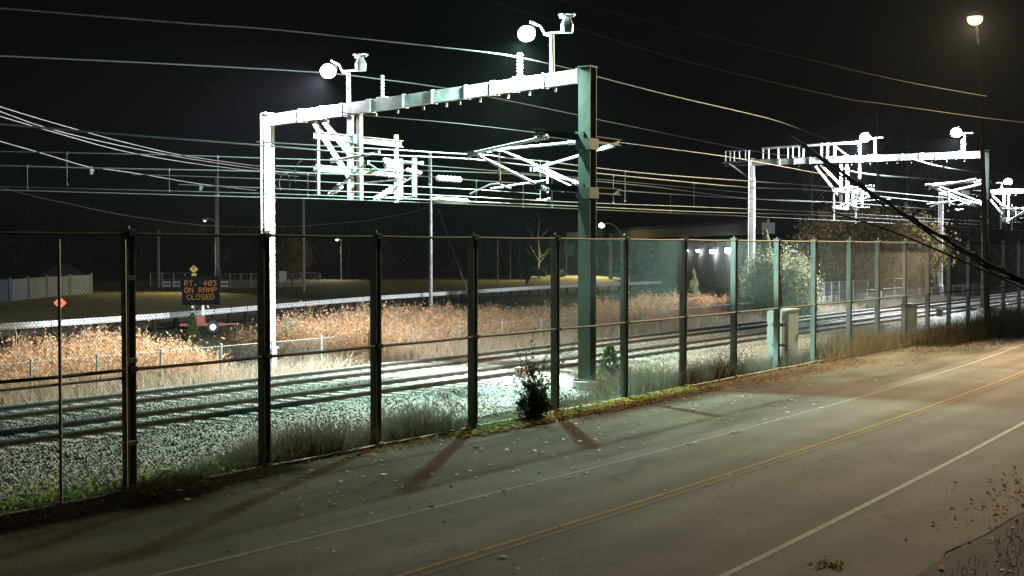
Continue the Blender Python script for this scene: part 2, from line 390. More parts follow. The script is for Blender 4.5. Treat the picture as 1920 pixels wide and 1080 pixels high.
# ------------------------------------------------------------------ tracks
def make_track(xc, label):
    t = thing('railway_track', label, 'railway track', (xc, 0, .06), 'pair of railway tracks')
    for s in (-1, 1):
        x = xc + s * .7175
        b = MB(); y0, y1 = -20, 400
        b.beam((x, y0, .155), (x, y1, .155), .15, .02); b.beam((x, y0, .22), (x, y1, .22), .018, .108); b.beam((x, y0, .292), (x, y1, .292), .07, .034)
        r = part('rail', b, 'rail', t)
        part('rail_head', MB().beam((x, y0, .3125), (x, y1, .3125), .055, .006), 'railtop', r)
    tb = MB().box((0, 0, 0), (2.6, .26, .2))
    me = bpy.data.meshes.new('tie'); me.from_pydata(tb.v, [], tb.f); me.materials.append(M['tie'])
    for i in range(100):
        o = bpy.data.objects.new('tie', me); COL.objects.link(o); o.parent = t
        o.location = (0, 13 + i * .61, .027)
    b = MB()
    for i in range(100, 620): b.box((xc, 13 + i * .61, .087), (2.6, .26, .2))
    for i in range(1, 40): b.box((xc, 13 - i * .61, .087), (2.6, .26, .2))
    o = part('tie_row', b, 'tie', t); o['kind'] = 'stuff'
    return t
make_track(XN, 'near railway track on concrete ties, closest to the tall fence')
make_track(XF, 'far railway track on concrete ties, next to the brown brush')
# loose stones
n = 52000
u = RNG.uniform(0, 1, n); Yp = 9 + 60 * u ** 1.25; Xp = -29.6 + 9.6 * RNG.uniform(0, 1, n) ** 1.15
keep = np.ones(n, bool)
for xc in (XN, XF):
    for s in (-1, 1): keep &= abs(Xp - (xc + s * .7175)) > .12
Xp, Yp = Xp[keep], Yp[keep]; n = len(Xp)
base = np.array([[1, 0, 0], [-1, 0, 0], [0, 1, 0], [0, -1, 0], [0, 0, 1], [0, 0, -1]], float)
sz = RNG.uniform(.016, .037, n)[:, None, None] * (1 + .35 * RNG.uniform(-1, 1, (n, 6, 1)))
rot = RNG.normal(size=(n, 3, 3)); q, _ = np.linalg.qr(rot)
V = np.einsum('nij,kj->nki', q, base) * sz + np.stack([Xp, Yp, gza(Xp) + .055], 1)[:, None, :]
fo = np.array([[0, 2, 4], [2, 1, 4], [1, 3, 4], [3, 0, 4], [2, 0, 5], [1, 2, 5], [3, 1, 5], [0, 3, 5]])
Fq = (np.arange(n)[:, None, None] * 6 + fo[None]).reshape(-1, 3)
o = npmesh('ballast_stones', V.reshape(-1, 3), Fq, 'stone'); o['kind'] = 'stuff'; o['label'] = 'loose grey ballast stones around the rails'; o['category'] = 'ballast'

# ------------------------------------------------------------------ tall railway fence
FX = -18.1
PY = [5.7, 8.9, 12.05, 15.17, 18.4, 21.7, 25.2, 28.8, 32.4, 36.0, 39.6, 43.1, 46.5, 50.2, 53.5, 57.0, 60.3, 63.6, 66.9, 70.3]
PY += [70.3 + 3.4 * i for i in range(1, 18)]
fe = thing('railway_fence', 'very tall chain link fence of steel posts between road and tracks', 'fence', (FX, 15, 0))
TOP = 4.46
for i, y in enumerate(PY):
    b = MB().ibeam((FX, y, -.3), (FX, y, TOP + .02), .17, .17, .022)
    b.box((FX, y, TOP + .045), (.19, .19, .03)); b.ball((FX, y, TOP + .09), .035, n=6)
    part('post', b, 'postgrey', fe)
def railp(z, r):
    b = MB(); ysr = sorted(PY + [(PY[i] + PY[i + 1]) / 2 for i in range(len(PY) - 1)])
    b.tube([(FX + .10, y, z + (0 if y in PY else -.012)) for y in ysr], r, 6)
    for y in PY: b.box((FX + .10, y, z), (.07, .16, .09))
    return b
part('top_rail', railp(TOP - .02, .03), 'darkpost', fe)
part('middle_rail', railp(2.14, .032), 'darkpost', fe)
part('bottom_rail', railp(.06, .024), 'galv', fe)
def chainlink(ya, yb, z0, z1, x, sp, r, along='y', nside=3):
    hgt = z1 - z0; segs = []
    k = np.arange(math.floor((ya - hgt) / sp), math.ceil(yb / sp)) * sp
    for sgn in (1, -1):
        for s0 in k:
            # line goes from (s0, z0) to (s0+hgt, z1), clipped
            a0, a1 = max(s0, ya), min(s0 + hgt, yb)
            if a1 - a0 < .02: continue
            za, zb = z0 + (a0 - s0), z0 + (a1 - s0)
            if sgn < 0: za, zb = z1 - (za - z0), z1 - (zb - z0)
            segs.append((a0, za, a1, zb))
    A = np.array(segs); n = len(A)
    d = np.stack([A[:, 2] - A[:, 0], A[:, 3] - A[:, 1]], 1); d /= np.linalg.norm(d, axis=1)[:, None]
    V = []
    for (ya_, za_) in ((A[:, 0], A[:, 1]), (A[:, 2], A[:, 3])):
        for kk in range(3):
            a = 2 * math.pi * kk / 3
            V.append(np.stack([np.full(n, x + r * math.cos(a)), ya_ - d[:, 1] * r * math.sin(a), za_ + d[:, 0] * r * math.sin(a)], 1))
    V = np.stack(V, 1).reshape(-1, 3); i = np.arange(n)[:, None] * 6
    Fq = np.concatenate([i + np.array([[kk, (kk + 1) % 3, 3 + (kk + 1) % 3, 3 + kk]]) for kk in range(3)], 0)
    return V, Fq
cl = join([chainlink(8.9, 60, .06, TOP - .03, FX + .06, .074, .0029), chainlink(60, 126, .06, TOP - .03, FX + .06, .15, .004)])
cl = (cl[0], cl[1]); o = npmesh('chain_link_mesh', cl[0], cl[1], 'meshwire', (FX, 15, 0)); o.parent = fe; o.location = (0, 0, 0)
# gate leaf at the left end
g = thing('fence_gate', 'thin pipe framed gate at the left end of the tall fence', 'gate', (FX + .25, 13.6, 0))
gy = [13.62, 14.93]
for y in gy: part('upright', MB().tube([(FX + .2, y, .02), (FX + .2, y, 4.34)], .026, 8), 'postgrey', g)
part('crossbar', MB().tube([(FX + .2, 9.2, 2.02), (FX + .2, 14.93, 2.02)], .022, 8), 'postgrey', g)
part('crossbar', MB().tube([(FX + .2, 9.2, .10), (FX + .2, 14.93, .10)], .022, 8), 'postgrey', g)
for z in (.9, 2.3, 3.7): part('hinge', MB().box((FX + .17, 15.05, z), (.08, .24, .07)), 'postgrey', g)

# low chain link fence beyond the far track
LX = -32.6
lf = thing('low_fence', 'low chain link fence in front of the brown brush beyond the tracks', 'fence', (LX, 20, gz(LX)))
ly = [at_x(px, 690, LX).y for px in (-70, 58, 182, 302, 415, 510, 603, 692, 775)]
while ly[-1] < 125: ly.append(ly[-1] + 3.1)
for y in ly: part('post', MB().tube([(LX, y, gz(LX)), (LX, y, gz(LX) + 1.45)], .035, 8).ball((LX, y, gz(LX) + 1.47), .045, n=6), 'galv', lf)
part('top_rail', MB().tube([(LX, ly[0], gz(LX) + 1.42), (LX, ly[-1], gz(LX) + 1.42)], .012, 6), 'postgrey', lf)
V, Fq = chainlink(ly[0], ly[-1], gz(LX), gz(LX) + 1.4, LX + .03, .12, .0022)
o = npmesh('chain_link_mesh', V, Fq, 'meshwire', (LX, 20, gz(LX))); o.parent = lf; o.location = (0, 0, 0)

# ------------------------------------------------------------------ portals
Y1 = 35.6
A1 = -35.2                              # left column of the portals
def P(px, py, dy=0.0): return at_y(px, py, Y1 + dy)
def cantilever(off, dy, top, diag, arms, extra=(), q=1.0):
    """list of meshes: tubes and insulators, traced in the plane of the bracket"""
    t, ins, in2 = MB(), MB(), MB()
    f = lambda p: P(p[0], p[1], dy) + off
    a, b = f(top[0]), f(top[1]); t.tube([a.lerp(b, .16), b], .045 * q, 8); ins.insul(a, a.lerp(b, .17), .085 * q, 5)
    a, b = f(diag[0]), f(diag[1]); t.tube([a.lerp(b, .13), b], .04 * q, 8); in2.insul(a, a.lerp(b, .14), .08 * q, 5)
    for ar in arms: t.tube([f(p) for p in ar], .028 * q, 6)
    t.extras = [ins, in2] + [MB().insul(f(e[0]), f(e[1]), e[2], 5) for e in extra]
    for p in (top[1], diag[1]): t.box(f(p), (.14, .10, .14))
    return t
RIGHT_CANT = [
    (-2.3, ((1012, 257), (866, 289)), ((1012, 357), (873, 288)), [((867, 364), (905, 346), (918, 345), (943, 354)), ((920, 288), (923, 350)), ((868, 290), (864, 300))]),
    (.1, ((1080, 266), (904, 283)), ((1082, 351), (924, 281)), [((906, 354), (1013, 338)), ((1016, 372), (1004, 376), (993, 375)), ((906, 354), (930, 352))]),
    (2.3, ((1140, 272), (985, 318)), ((1130, 362), (988, 318)), [((1012, 303), (1013, 362)), ((1040, 360), (1060, 352), (1078, 356)), ((992, 318), (1075, 358))]),
]
LEFT_CANT = [
    (-1.9, ((620, 302), (708, 287)), ((617, 366), (688, 305)), [((688, 305), (730, 332)), ((688, 305), (660, 330)), ((668, 344), (760, 336))], [((626, 359), (640, 347), .12)]),
    (2.2, ((720, 300), (790, 306)), ((702, 373), (778, 330)), [((724, 316), (748, 321)), ((716, 371), (780, 369)), ((730, 330), (756, 337))], [((722, 308), (750, 313), .11), ((708, 372), (736, 353), .12), ((762, 318), (790, 324), .09)]),
]
def portal(label, off, colR, colL, topR, topL, extra_kind):
    """off: shift along the line from the first portal. colR/colL: x of columns."""
    off = Vector(off); yy = Y1 + off.y
    t = thing('catenary_portal', label, 'gantry', (colR, yy, gz(colR)), 'catenary portals over the tracks')
    # right column
    zb = gz(colR)
    b = MB().ibeam((colR, yy, zb + .35), (colR, yy, topR), .42, .40, .03)
    for z in (5.9, 7.4): b.box((colR, yy, z), (.5, .55, .34))
    b.box((colR, yy, topR + .02), (.46, .46, .04)); b.box((colR, yy, zb + .37), (.62, .62, .05))
    for sx in (-1, 1):
        for sy in (-1, 1): b.tube([(colR + sx * .25, yy + sy * .25, zb + .2), (colR + sx * .25, yy + sy * .25, zb + .5)], .02, 6)
    c = part('column', b, 'darkpost', t)
    part('footing', MB().tube([(colR, yy, zb - .3), (colR, yy, zb + .34)], .46, 20), 'concrete', c)
    # left column and its downpipe
    zb = gz(colL)
    b = MB().ibeam((colL, yy, zb + 1.0), (colL, yy, topL), .27, .25, .02)
    b.box((colL, yy, topL + .02), (.36, .36, .04)); b.box((colL, yy, zb + 1.02), (.44, .44, .05))
    c = part('column', b, 'palerail', t)
    part('footing', MB().tube([(colL, yy, zb - .3), (colL, yy, zb + 1.0)], .24, 20), 'concrete', c)
    part('conduit', MB().tube([(colL - .24, yy - .16, zb + .6), (colL - .24, yy - .16, topL + .05), (colL, yy - .16, topL + .05)], .04, 8), 'galv', c)
    # beam with bolted splice plates and little hangers beneath
    a, bb = Vector((colL - .12, yy, topL - .22)), Vector((colR + .1, yy, topR - .22))
    b = MB().beam(a, bb, .26, .40)
    d = bb - a
    for q in (.0, .13, .2, .27, .36, .47, .56, .66, .74, .80, .88, .97):
        p = a + d * q; b.box(p, (.07 + .12 * (q in (.13, .36, .74)), .32, .46))
    for q in (.22, .3, .38, .45, .53, .6, .64, .7, .78, .84, .91):
        p = a + d * q + Vector((0, -.05, -.27)); b.tube([p, p - Vector((0, 0, .12))], .04, 6)
    part('beam', b, 'galv', t)
    # feeder insulators on top
    for px, w in ((717, .07), (975, .11)):
        q = (px - 505) / (1085 - 505); p0 = P(px, 0)
        p = Vector((p0.x, yy, 0)); s = (p.x - a.x) / d.x; p.z = a.z + d.z * s + .2
        part('insulator', MB().box(p + off * 0 + Vector((0, 0, .02)), (.42, .2, .06)).insul(p + Vector((0, 0, .05)), p + Vector((0, 0, .80)), w, 7), 'porcelain', t)
    # hanging frame at the left side of the beam
    b = MB(); o3 = Vector((off.x, off.y, off.z))
    for px in (657, 674):
        p = P(px, 210) + o3; q = P(px, 375) + o3; b.beam((p.x, p.y, p.z), (p.x, q.y, q.z), .17, .17)
    for (u, v) in (((585, 222), (657, 335)), ((600, 218), (657, 290))): b.beam(P(*u) + o3, P(*v) + o3, .16, .14)
    part('drop_frame', b, 'galv', t)
    xo = P(665, 300).x + o3.x
    b = MB()
    for (z, hh) in ((7.98, .24), (6.88, .22)):
        b.ibeam((xo, yy - 2.1 - 0.0, z + .0), (xo, yy + 2.6, z), .2, hh, .02)
        b.box((xo, yy, z), (.34, .5, .3))
    for dy_, za, zb2 in ((-1.9, 6.0, 8.15), (2.3, 5.85, 8.3)): b.beam((xo, yy + dy_, za), (xo, yy + dy_, zb2), .11, .11)
    for px, pa, pb in ((751, 298, 374), (777, 296, 370)):
        p, q = P(px, pa, 3.2) + o3, P(px, pb, 3.2) + o3; b.beam(p, (p.x, p.y, q.z), .13, .13)
    part('outrigger', b, 'galv', t)
    for dy_, tp, dg, ar, ex in LEFT_CANT:
        tb = cantilever(o3, dy_, tp, dg, ar, ex, 1.5 if off.y > 1 else 1); c = part('cantilever', tb, 'galv', t)
        for e_ in tb.extras: part('insulator', e_, 'porcelain', c)
    # outriggers on the right column
    b = MB(); xr = colR + .02
    for z in (7.62, 6.02):
        b.ibeam((xr - .32, yy - 2.5, z), (xr - .32, yy + 2.5, z), .2, .2, .02); b.box((xr - .16, yy, z), (.3, .5, .32))
    part('outrigger', b, 'darkpost', t)
    o4 = Vector((colR + 21.5, off.y, off.z))
    for dy_, tp, dg, ar in RIGHT_CANT:
        tb = cantilever(o4, dy_, tp, dg, ar, (), 1.5 if off.y > 1 else 1); c = part('cantilever', tb, 'galv', t)
        for e_ in tb.extras: part('insulator', e_, 'porcelain', c)
    if extra_kind:
        # rack of insulators outside the left column and on the beam, with bus bars
        b = MB(); zt = topL - .15
        b.beam((colL - 2.3, yy, zt), (colL - .1, yy, zt), .16, .1); b.tube([(colL - 2.1, yy, zt - .2), (colL - .1, yy, zt - .2)], .05, 6)
        for s in (-.15, .15): b.tube([(colL - 2.0 + abs(s) * 2, yy + s, zt - .1), (colL - .1, yy + s, zt - 1.2)], .04, 6)
        part('bracket', b, 'galv', t)
        for dx in (-2.0, -1.65, -1.35, -.95, -.5, -.25): part('insulator', MB().insul((colL + dx, yy - .1, zt + .05), (colL + dx, yy - .1, zt + .78 - .1 * (dx % .3)), .075, 6), 'porcelain', t)
        for dx in (.8, 1.2, 1.9, 2.6, 2.95, 3.4, 3.7): part('insulator', MB().insul((colL + dx, yy - .1, zt + .15), (colL + dx, yy - .1, zt + .85), .075, 6), 'porcelain', t)
        part('bus_bar', MB().tube([(colL + .7, yy - .1, zt + .87), (colL + 3.8, yy - .1, zt + .92), (colL + 7.6, yy - .1, zt + 1.0)], .09, 8), 'galv', t)
        part('bus_bar', MB().tube([(colL - 2.05, yy - .1, zt + .8), (colL - .2, yy - .1, zt + .76)], .035, 6), 'galv', t)
        b = MB()
        for dx in (5.0, 5.4, 5.9): b.beam((colL + dx, yy - .1, zt), (colL + dx, yy - .1, zt + 1.05), .14, .14)
        b.beam((colL + 7.6, yy - .1, zt - 1.4), (colL + 7.6, yy - .1, zt + 1.0), .12, .12)
        b.tube([(colL + 5.9, yy - .1, zt + .8), (colL + 7.3, yy - .1, zt - .3)], .05, 6)
        part('switch_frame', b, 'galv', t)
    return t
rb_ = at_x(1100, 500, -21.5); print('right col y', rb_.y)
topR = at_y(1090, 128, Y1).z; topL = at_y(507, 215, Y1).z; print('tops', topR, topL, 'colR x', at_y(1104, 600, Y1).x, 'colL x', at_y(508, 600, Y1).x)
CR1 = at_y(1101, 500, Y1).x; CL1 = at_y(506, 500, Y1).x
portal('nearest catenary portal, its dark right column standing just behind the tall fence', (0, 0, 0), CR1, CL1, topR, topL, False)
OY2 = 50.4
CR2 = at_y(1848, 450, Y1 + OY2).x; CL2 = at_y(1411, 450, Y1 + OY2).x; print('p2', CR2, CL2, at_y(1847, 283, Y1 + OY2).z, at_y(1412, 298, Y1 + OY2).z)
portal('second catenary portal with racks of insulators on top of its left end', (-.8, OY2, .9), CR2, CL2, at_y(1847, 283, Y1 + OY2).z, at_y(1412, 299, Y1 + OY2).z, True)
OY3 = 93
CL3 = at_y(1765, 450, Y1 + OY3).x; print('p3', CL3)
portal('farthest catenary portal, at the right edge, mostly beyond the second one', (-.8, OY3, .6), CR2, CL3, 9.75, 9.6, False)

# ------------------------------------------------------------------ floodlights on the portals
def point_light(name, loc, power, col, r=.16):
    l = bpy.data.lights.new(name, 'POINT'); l.energy = power; l.color = col; l.shadow_soft_size = r
    o = bpy.data.objects.new(name, l); COL.objects.link(o); o.location = loc; return o
def spot_light(name, loc, power, col, axis, half, blend=1.0, r=.16):
    l = bpy.data.lights.new(name, 'SPOT'); l.energy = power; l.color = col; l.shadow_soft_size = r
    l.spot_size = math.radians(2 * half); l.spot_blend = blend
    o = bpy.data.objects.new(name, l); COL.objects.link(o); o.location = loc
    o.rotation_euler = Vector(axis).to_track_quat('-Z', 'Y').to_euler(); return o
def floodlight(label, px, py, pbx, pby, Yp, col, power, r, emi, mastpx, second, axis=(-.15, -.1, -1), half=85):
    c = at_y(px, py, Yp); base = at_y(mastpx, pby, Yp); topm = Vector((base.x, base.y, c.z - .05))
    t = thing('floodlight', label, 'floodlight', tuple(base), 'floodlights on the portals')
    part('mast', MB().tube([base, topm], .085, 8, .065), 'galv', t)
    d = (topm - c); d.z = 0; dn = d.normalized()
    arm = [topm - Vector((0, 0, .1)), topm - dn * .25 - Vector((0, 0, .02)), topm - dn * .42 + Vector((0, 0, .25)), c + Vector((0, 0, .38)) + dn * .15]
    part('arm', MB().tube(arm, .04, 8).tube([topm - dn * .3, topm + dn * .5], .04, 8), 'galv', t)
    # lamp housing, a drum opening downward towards the track, with its lens below
    ax = Vector((.25, -.80, -.52)).normalized()
    h = MB().tube([c - ax * (r + .28), c - ax * (r + .05), c - ax * .06], [.12, .22, r * .98], 16)
    hd = part('lamp_head', h, 'galv', t, smooth=False)
    part('lens', MB().ball(c, r, 1, 1, .85, 16), emi, hd, smooth=True)
    if second:
        e = topm + dn * .55 + Vector((0, 0, .15))
        b = MB().tube([e - Vector((0, 0, .2)), e + Vector((0, 0, .05)), e + Vector((0, 0, .28))], [.18, .2, .1], 12)
        b.tube([e + Vector((-.25, 0, .30)), e + Vector((.25, 0, .30))], .03, 6).tube([e + Vector((0, -.25, .34)), e + Vector((0, .25, .34))], .03, 6)
        b.disc(e + Vector((0, 0, .36)), (0, 0, 1), .27, .03, 14)
        part('control_gear', b, 'galv', t)
    spot_light('flood_lamp', tuple(c + ax * (r + .25)), power, col, axis, half)
    point_light('flood_spill', tuple(c + ax * (r + .12)), power * (.04 if half == 80 else .12), col, .2)
    return c
e1 = emis('violet white lamp', (.93, .92, 1), 40); e2 = emis('cyan green lamp', (.55, 1, .88), 30); e3 = emis('cold white lamp', (.85, .93, 1), 40)
e4 = emis('warm sodium lamp', (1, .66, .34), 2.4)
floodlight('lit white floodlight above the left end of the nearest portal', 615, 134, 0, 205, Y1, (.90, .90, 1), 52000, .28, e1, 654, True, (-.9, .05, -.9), 80)
floodlight('lit greenish floodlight above the dark column of the nearest portal', 987, 64, 0, 150, Y1, (.60, 1, .84), 35000, .28, e2, 1035, True, (-.18, .0, -1), 84)
spot_light('flood_hot_beam', tuple(at_y(987, 64, Y1) + Vector((.3, -.3, -.55))), 62000, (.92, 1, .95), (-3.4, 1.0, -11), 33, 1, .2)
floodlight('lit floodlight over the middle of the second portal', 1622, 258, 0, 292, Y1 + OY2, (.88, .95, 1), 46000, .34, e3, 1641, False, (-.6, -.1, -1), 85)
floodlight('lit floodlight over the right end of the second portal', 1793, 249, 0, 287, Y1 + OY2, (.88, .95, 1), 30000, .34, e3, 1809, False, (-.35, -.1, -1), 85)
floodlight('lit floodlight over the farthest portal at the right edge', 1890, 341, 0, 362, Y1 + OY3, (.9, .95, 1), 22000, .36, e3, 1878, False)

# ------------------------------------------------------------------ wires
def smooth_pts(w, k=4):
    out = []; n = len(w)
    for i in range(n - 1):
        p0, p1, p2, p3 = w[max(i - 1, 0)], w[i], w[i + 1], w[min(i + 2, n - 1)]
        for j in range(k):
            t = j / k
            out.append(.5 * ((2 * p1) + (p2 - p0) * t + (2 * p0 - 5 * p1 + 4 * p2 - p3) * t * t + (3 * p1 - p0 - 3 * p2 + p3) * t ** 3))
    out.append(w[-1]); return out
def wire(label, pts, plane, r=.012, m='wire', droppers=(), cat='overhead wire', group='overhead wires above the tracks', name='overhead_wire', sm=True):
    w = [at_x(px, py, plane) if not callable(plane) else plane(px, py) for px, py in pts]
    b = MB().tube(smooth_pts(w, 3) if sm and len(w) > 2 else w, r, 5)
    o = single(name, b, m, label, cat, group)
    for (px, pa, pb) in droppers:
        p, q = at_x(px, pa, plane), at_x(px, pb, plane)
        d = MB().tube([p, (p.x, p.y, q.z)], .009, 5).box((p.x, p.y, q.z), (.04, .06, .06)).box(p, (.04, .06, .07))
        part('dropper', d, m, o)
    return o
xn, xf = -24.6, -28.3
wire('upper messenger wire sagging toward the second portal, brightest of the bundle', [(480, 266), (610, 274), (717, 280), (850, 288), (915, 291), (955, 297), (1032, 304), (1118, 315), (1241, 328), (1407, 340), (1535, 349), (1700, 364), (1920, 384), (2100, 398)], xn, .022,
     droppers=[(1172, 321, 377), (1013, 302, 375), (804, 286, 346)])
wire('messenger wire that drops from high at the left edge to the first cantilever', [(-40, 230), (0, 233), (250, 254), (480, 272), (613, 283), (719, 291), (861, 297), (934, 304), (1038, 316), (1118, 325), (1250, 338), (1406, 352), (1537, 357), (1720, 376), (1920, 396), (2100, 410)], xn - .35, .024,
     droppers=[(1150, 329, 380), (1301, 344, 388)])
wire('second line down at the left edge, running straight to the first cantilever', [(-40, 283), (299, 290), (480, 296), (613, 300), (717, 303), (783, 309), (900, 318), (1085, 333), (1240, 347), (1406, 362)], xf - .3, .014, droppers=[(125, 287, 346), (408, 294, 366)])
wire('feeder line passing just above the bulky line insulator', [(512, 311), (613, 314), (720, 318), (860, 322), (993, 328), (1118, 340), (1239, 352), (1406, 373), (1540, 379)], xf, .018, droppers=[(981, 327, 388), (1035, 331, 388)])
wire('line carrying the white in-line insulator left of the cantilevers', [(-40, 309), (169, 315), (480, 321), (613, 326), (783, 330), (900, 339), (1085, 351), (1198, 360), (1406, 373), (1540, 378), (1720, 390), (1920, 408)], xf + .2, .018,
     droppers=[(51, 312, 352), (317, 318, 358), (577, 325, 366), (893, 339, 378), (1257, 364, 398)])
wire('dim parallel wire between messenger and contact wires', [(246, 327), (480, 335), (640, 343), (700, 346), (900, 356), (1014, 364)], xn, .012)
wire('thin dim wire just above the contact wires', [(334, 346), (480, 352), (610, 358), (700, 361), (900, 370), (1087, 380), (1306, 388), (1540, 398), (1720, 408), (1920, 420)], xn + .1, .014)
wire('near track contact wire', [(-40, 349), (480, 362.5), (640, 368), (717, 371), (900, 379), (1087, 387), (1306, 397), (1540, 404), (1720, 414), (1920, 426), (2100, 434)], xn, .014)
wire('far track contact wire, lowest of all the wires', [(-40, 355), (480, 369.7), (640, 374), (900, 384), (1087, 392), (1406, 406), (1700, 420), (1920, 432), (2100, 439)], xf, .014)
wire('high feeder wire passing behind the left floodlight', [(-40, 103), (300, 119), (600, 136), (717, 149), (820, 163), (900, 178), (1085, 216), (1115, 223), (1330, 267), (1430, 286), (1545, 300)], P(717, 150).x, .02)
wire('highest feeder wire passing over the right end of the nearest portal', [(-40, 12), (180, 30), (380, 46), (520, 56), (745, 80), (900, 97), (975, 108), (1085, 133), (1113, 142), (1220, 170), (1307, 191), (1440, 222), (1500, 242), (1552, 262)], P(975, 108).x, .02)
wire('static wire ending at the upper outrigger of the dark column', [(640, 211), (700, 218), (860, 232), (1014, 250)], -21.6, .014)
wire('static wire leaving the dark column toward the second portal', [(1160, 267), (1228, 276), (1320, 288), (1400, 300), (1560, 330)], -21.6, .012, 'dimwire')
wire('thick feeder looping under the middle of the second portal', [(1567, 312), (1600, 322), (1650, 329), (1720, 334), (1800, 340), (1920, 349), (2000, 354)], -29.3, .05)
wire('feeder hanging below the right end of the second portal', [(1700, 296), (1725, 303), (1760, 312), (1800, 319), (1850, 325), (1940, 334)], -25.0, .05)
for (a, b_) in (((819, 334), (864, 337)),):
    p, q = at_x(*a, xf + .2), at_x(*b_, xf + .2)
    single('line_insulator', MB().insul(p, q, .12, 6), 'porcelain', 'bulky white insulator strung in a wire left of the right cantilevers', 'insulator', 'line insulators')
p, q = at_x(722, 309, xf - .1), at_x(748, 313, xf - .1)
single('line_insulator', MB().insul(p, q, .13, 5), 'porcelain', 'white insulator on a wire right beside the left hanging frame', 'insulator', 'line insulators')
p, q = at_x(806, 373, xn), at_x(880, 378, xn)
single('line_insulator', MB().tube([p, p.lerp(q, .2), p.lerp(q, .9), q], [.03, .09, .09, .03], 6), 'porcelain', 'long white section insulator lying along the contact wire', 'insulator', 'line insulators')
# jumper loops near the left column
def arc(cx, cy, rx, ry, a0, a1, x, n=16): return [at_x(cx + rx * math.cos(a0 + (a1 - a0) * i / n), cy - ry * math.sin(a0 + (a1 - a0) * i / n), x) for i in range(n + 1)]
single('jumper_wire', MB().tube(arc(533, 343, 10, 18, .4, 4.0, xn), .016, 5).tube(arc(535, 344, 8, 20, 1.9, -1.8, xn), .012, 5), 'wire', 'looped jumper cable hanging right of the left column', 'cable')
single('jumper_wire', MB().tube(arc(566, 330, 14, 28, 1.6, 3.6, xn), .013, 5), 'wire', 'curved jumper cable between two wires left of the hanging frame', 'cable')
# pole line wires on the left
UW = 'utility wires crossing at the left'
xw = -45.0
for lb, pts in (('top strand of the three dim wires falling from the left edge', [(-60, 178), (0, 200), (123, 237), (246, 270), (352, 293), (480, 311), (600, 326)]),
                ('middle strand of the three dim wires falling from the left edge', [(-60, 190), (0, 209), (88, 240), (211, 270), (352, 297), (480, 316), (600, 331)]),
                ('lowest strand of the three dim wires falling from the left edge', [(-60, 198), (0, 218), (105, 249), (229, 283), (352, 305), (429, 315), (560, 331)])):
    wire(lb, pts, xw, .016, 'dimwire', (), 'utility wire', UW, 'utility_wire')
wire('dim wire holding two small insulators at the left', [(-60, 246), (0, 265), (74, 286), (165, 313), (190, 316), (274, 328), (369, 344), (480, 357)], xw - .5, .015, 'dimwire', (), 'utility wire', UW, 'utility_wire')
for px, py, lb in ((171, 320, 'small insulator cluster on the dim wire near the left edge'), (376, 351, 'small insulator cluster on the dim wire left of the white column')):
    c = at_x(px, py, xw - .5); single('wire_insulator', MB().insul(c + Vector((0, 0, .16)), c - Vector((0, 0, .16)), .09, 3).tube([c + Vector((0, -.1, .12)), c + Vector((0, .12, 0))], .05, 6), 'wire', lb, 'insulator')
wire('faint sagging cable strung between the wooden utility poles', [(-60, 338), (7, 353), (67, 369), (130, 382), (178, 393), (237, 404), (315, 415), (367, 421), (408, 424)], lambda a, b: at_d(a, b, 130), .045, 'galv', (), 'utility wire', UW, 'utility_wire')
wire('faint cable from the middle utility poles rising to the right', [(408, 424), (480, 426), (570, 424), (588, 422), (653, 417), (699, 412), (773, 397), (800, 389)], lambda a, b: at_d(a, b, 140), .03, 'galv', (), 'utility wire', UW, 'utility_wire')

# ------------------------------------------------------------------ roadside utility pole with the warm lamp
lp = at_d(1828, 36, 60); pb = at_z(1853, 637, 0); ptop = at_d(1835, 60, (pb - Vector((0, 0, 0))).dot(Vector((-sT, cT, 0))))
up = thing('utility_pole', 'tall wooden utility pole with a warm street lamp, between fence and road', 'utility pole', tuple(pb))
part('pole', MB().tube([pb - Vector((0, 0, .3)), pb.lerp(ptop, .5), ptop], .13, 12, .09), 'wood', up)
lm = part('lamp_arm', MB().tube([ptop - Vector((0, 0, .6)), ptop.lerp(lp, .5), lp + Vector((0, 0, .32))], .045, 8), 'galv', up)
hd = part('lamp_head', MB().tube([lp + Vector((0, 0, .36)), lp + Vector((0, 0, .28)), lp + Vector((0, 0, .1))], [.1, .26, .36], 14), 'galv', up)
part('lens', MB().ball(lp, .34, 1, 1, .8, 16), e4, hd, smooth=True)
spot_light('street_lamp_light', tuple(lp + Vector((.1, -.6, -.35))), 86000, (1, .74, .44), (.25, -1, -.36), 84, 1, .25)
UG = 'roadside utility wires on the right'
def pw(a, b):   # right-hand wires hang in a plane just this side of the pole
    return at_d(a, b, 58)
wire('warm lit utility wire, upper of the pair beside the lamp pole', [(1000, -12), (1300, 60), (1600, 132), (1640, 141), (1700, 154), (1770, 167), (1850, 181)], pw, .02, 'metalwire', (), 'utility wire', UG, 'utility_wire')
wire('warm lit utility wire, lower of the pair beside the lamp pole', [(900, -5), (1250, 105), (1560, 180), (1640, 193), (1720, 204), (1790, 214), (1850, 222), (1920, 230), (2000, 238)], pw, .026, 'metalwire', (), 'utility wire', UG, 'utility_wire')
wire('thin warm wire low between the two right floodlights', [(1640, 250), (1700, 253), (1790, 259), (1852, 264)], lambda a, b: at_d(a, b, 75), .022, 'metalwire', (), 'utility wire', UG, 'utility_wire')
wire('thin warm wire just under the beam level between the right floodlights', [(1650, 277), (1700, 281), (1780, 288), (1850, 293)], lambda a, b: at_d(a, b, 75), .02, 'metalwire', (), 'utility wire', UG, 'utility_wire')
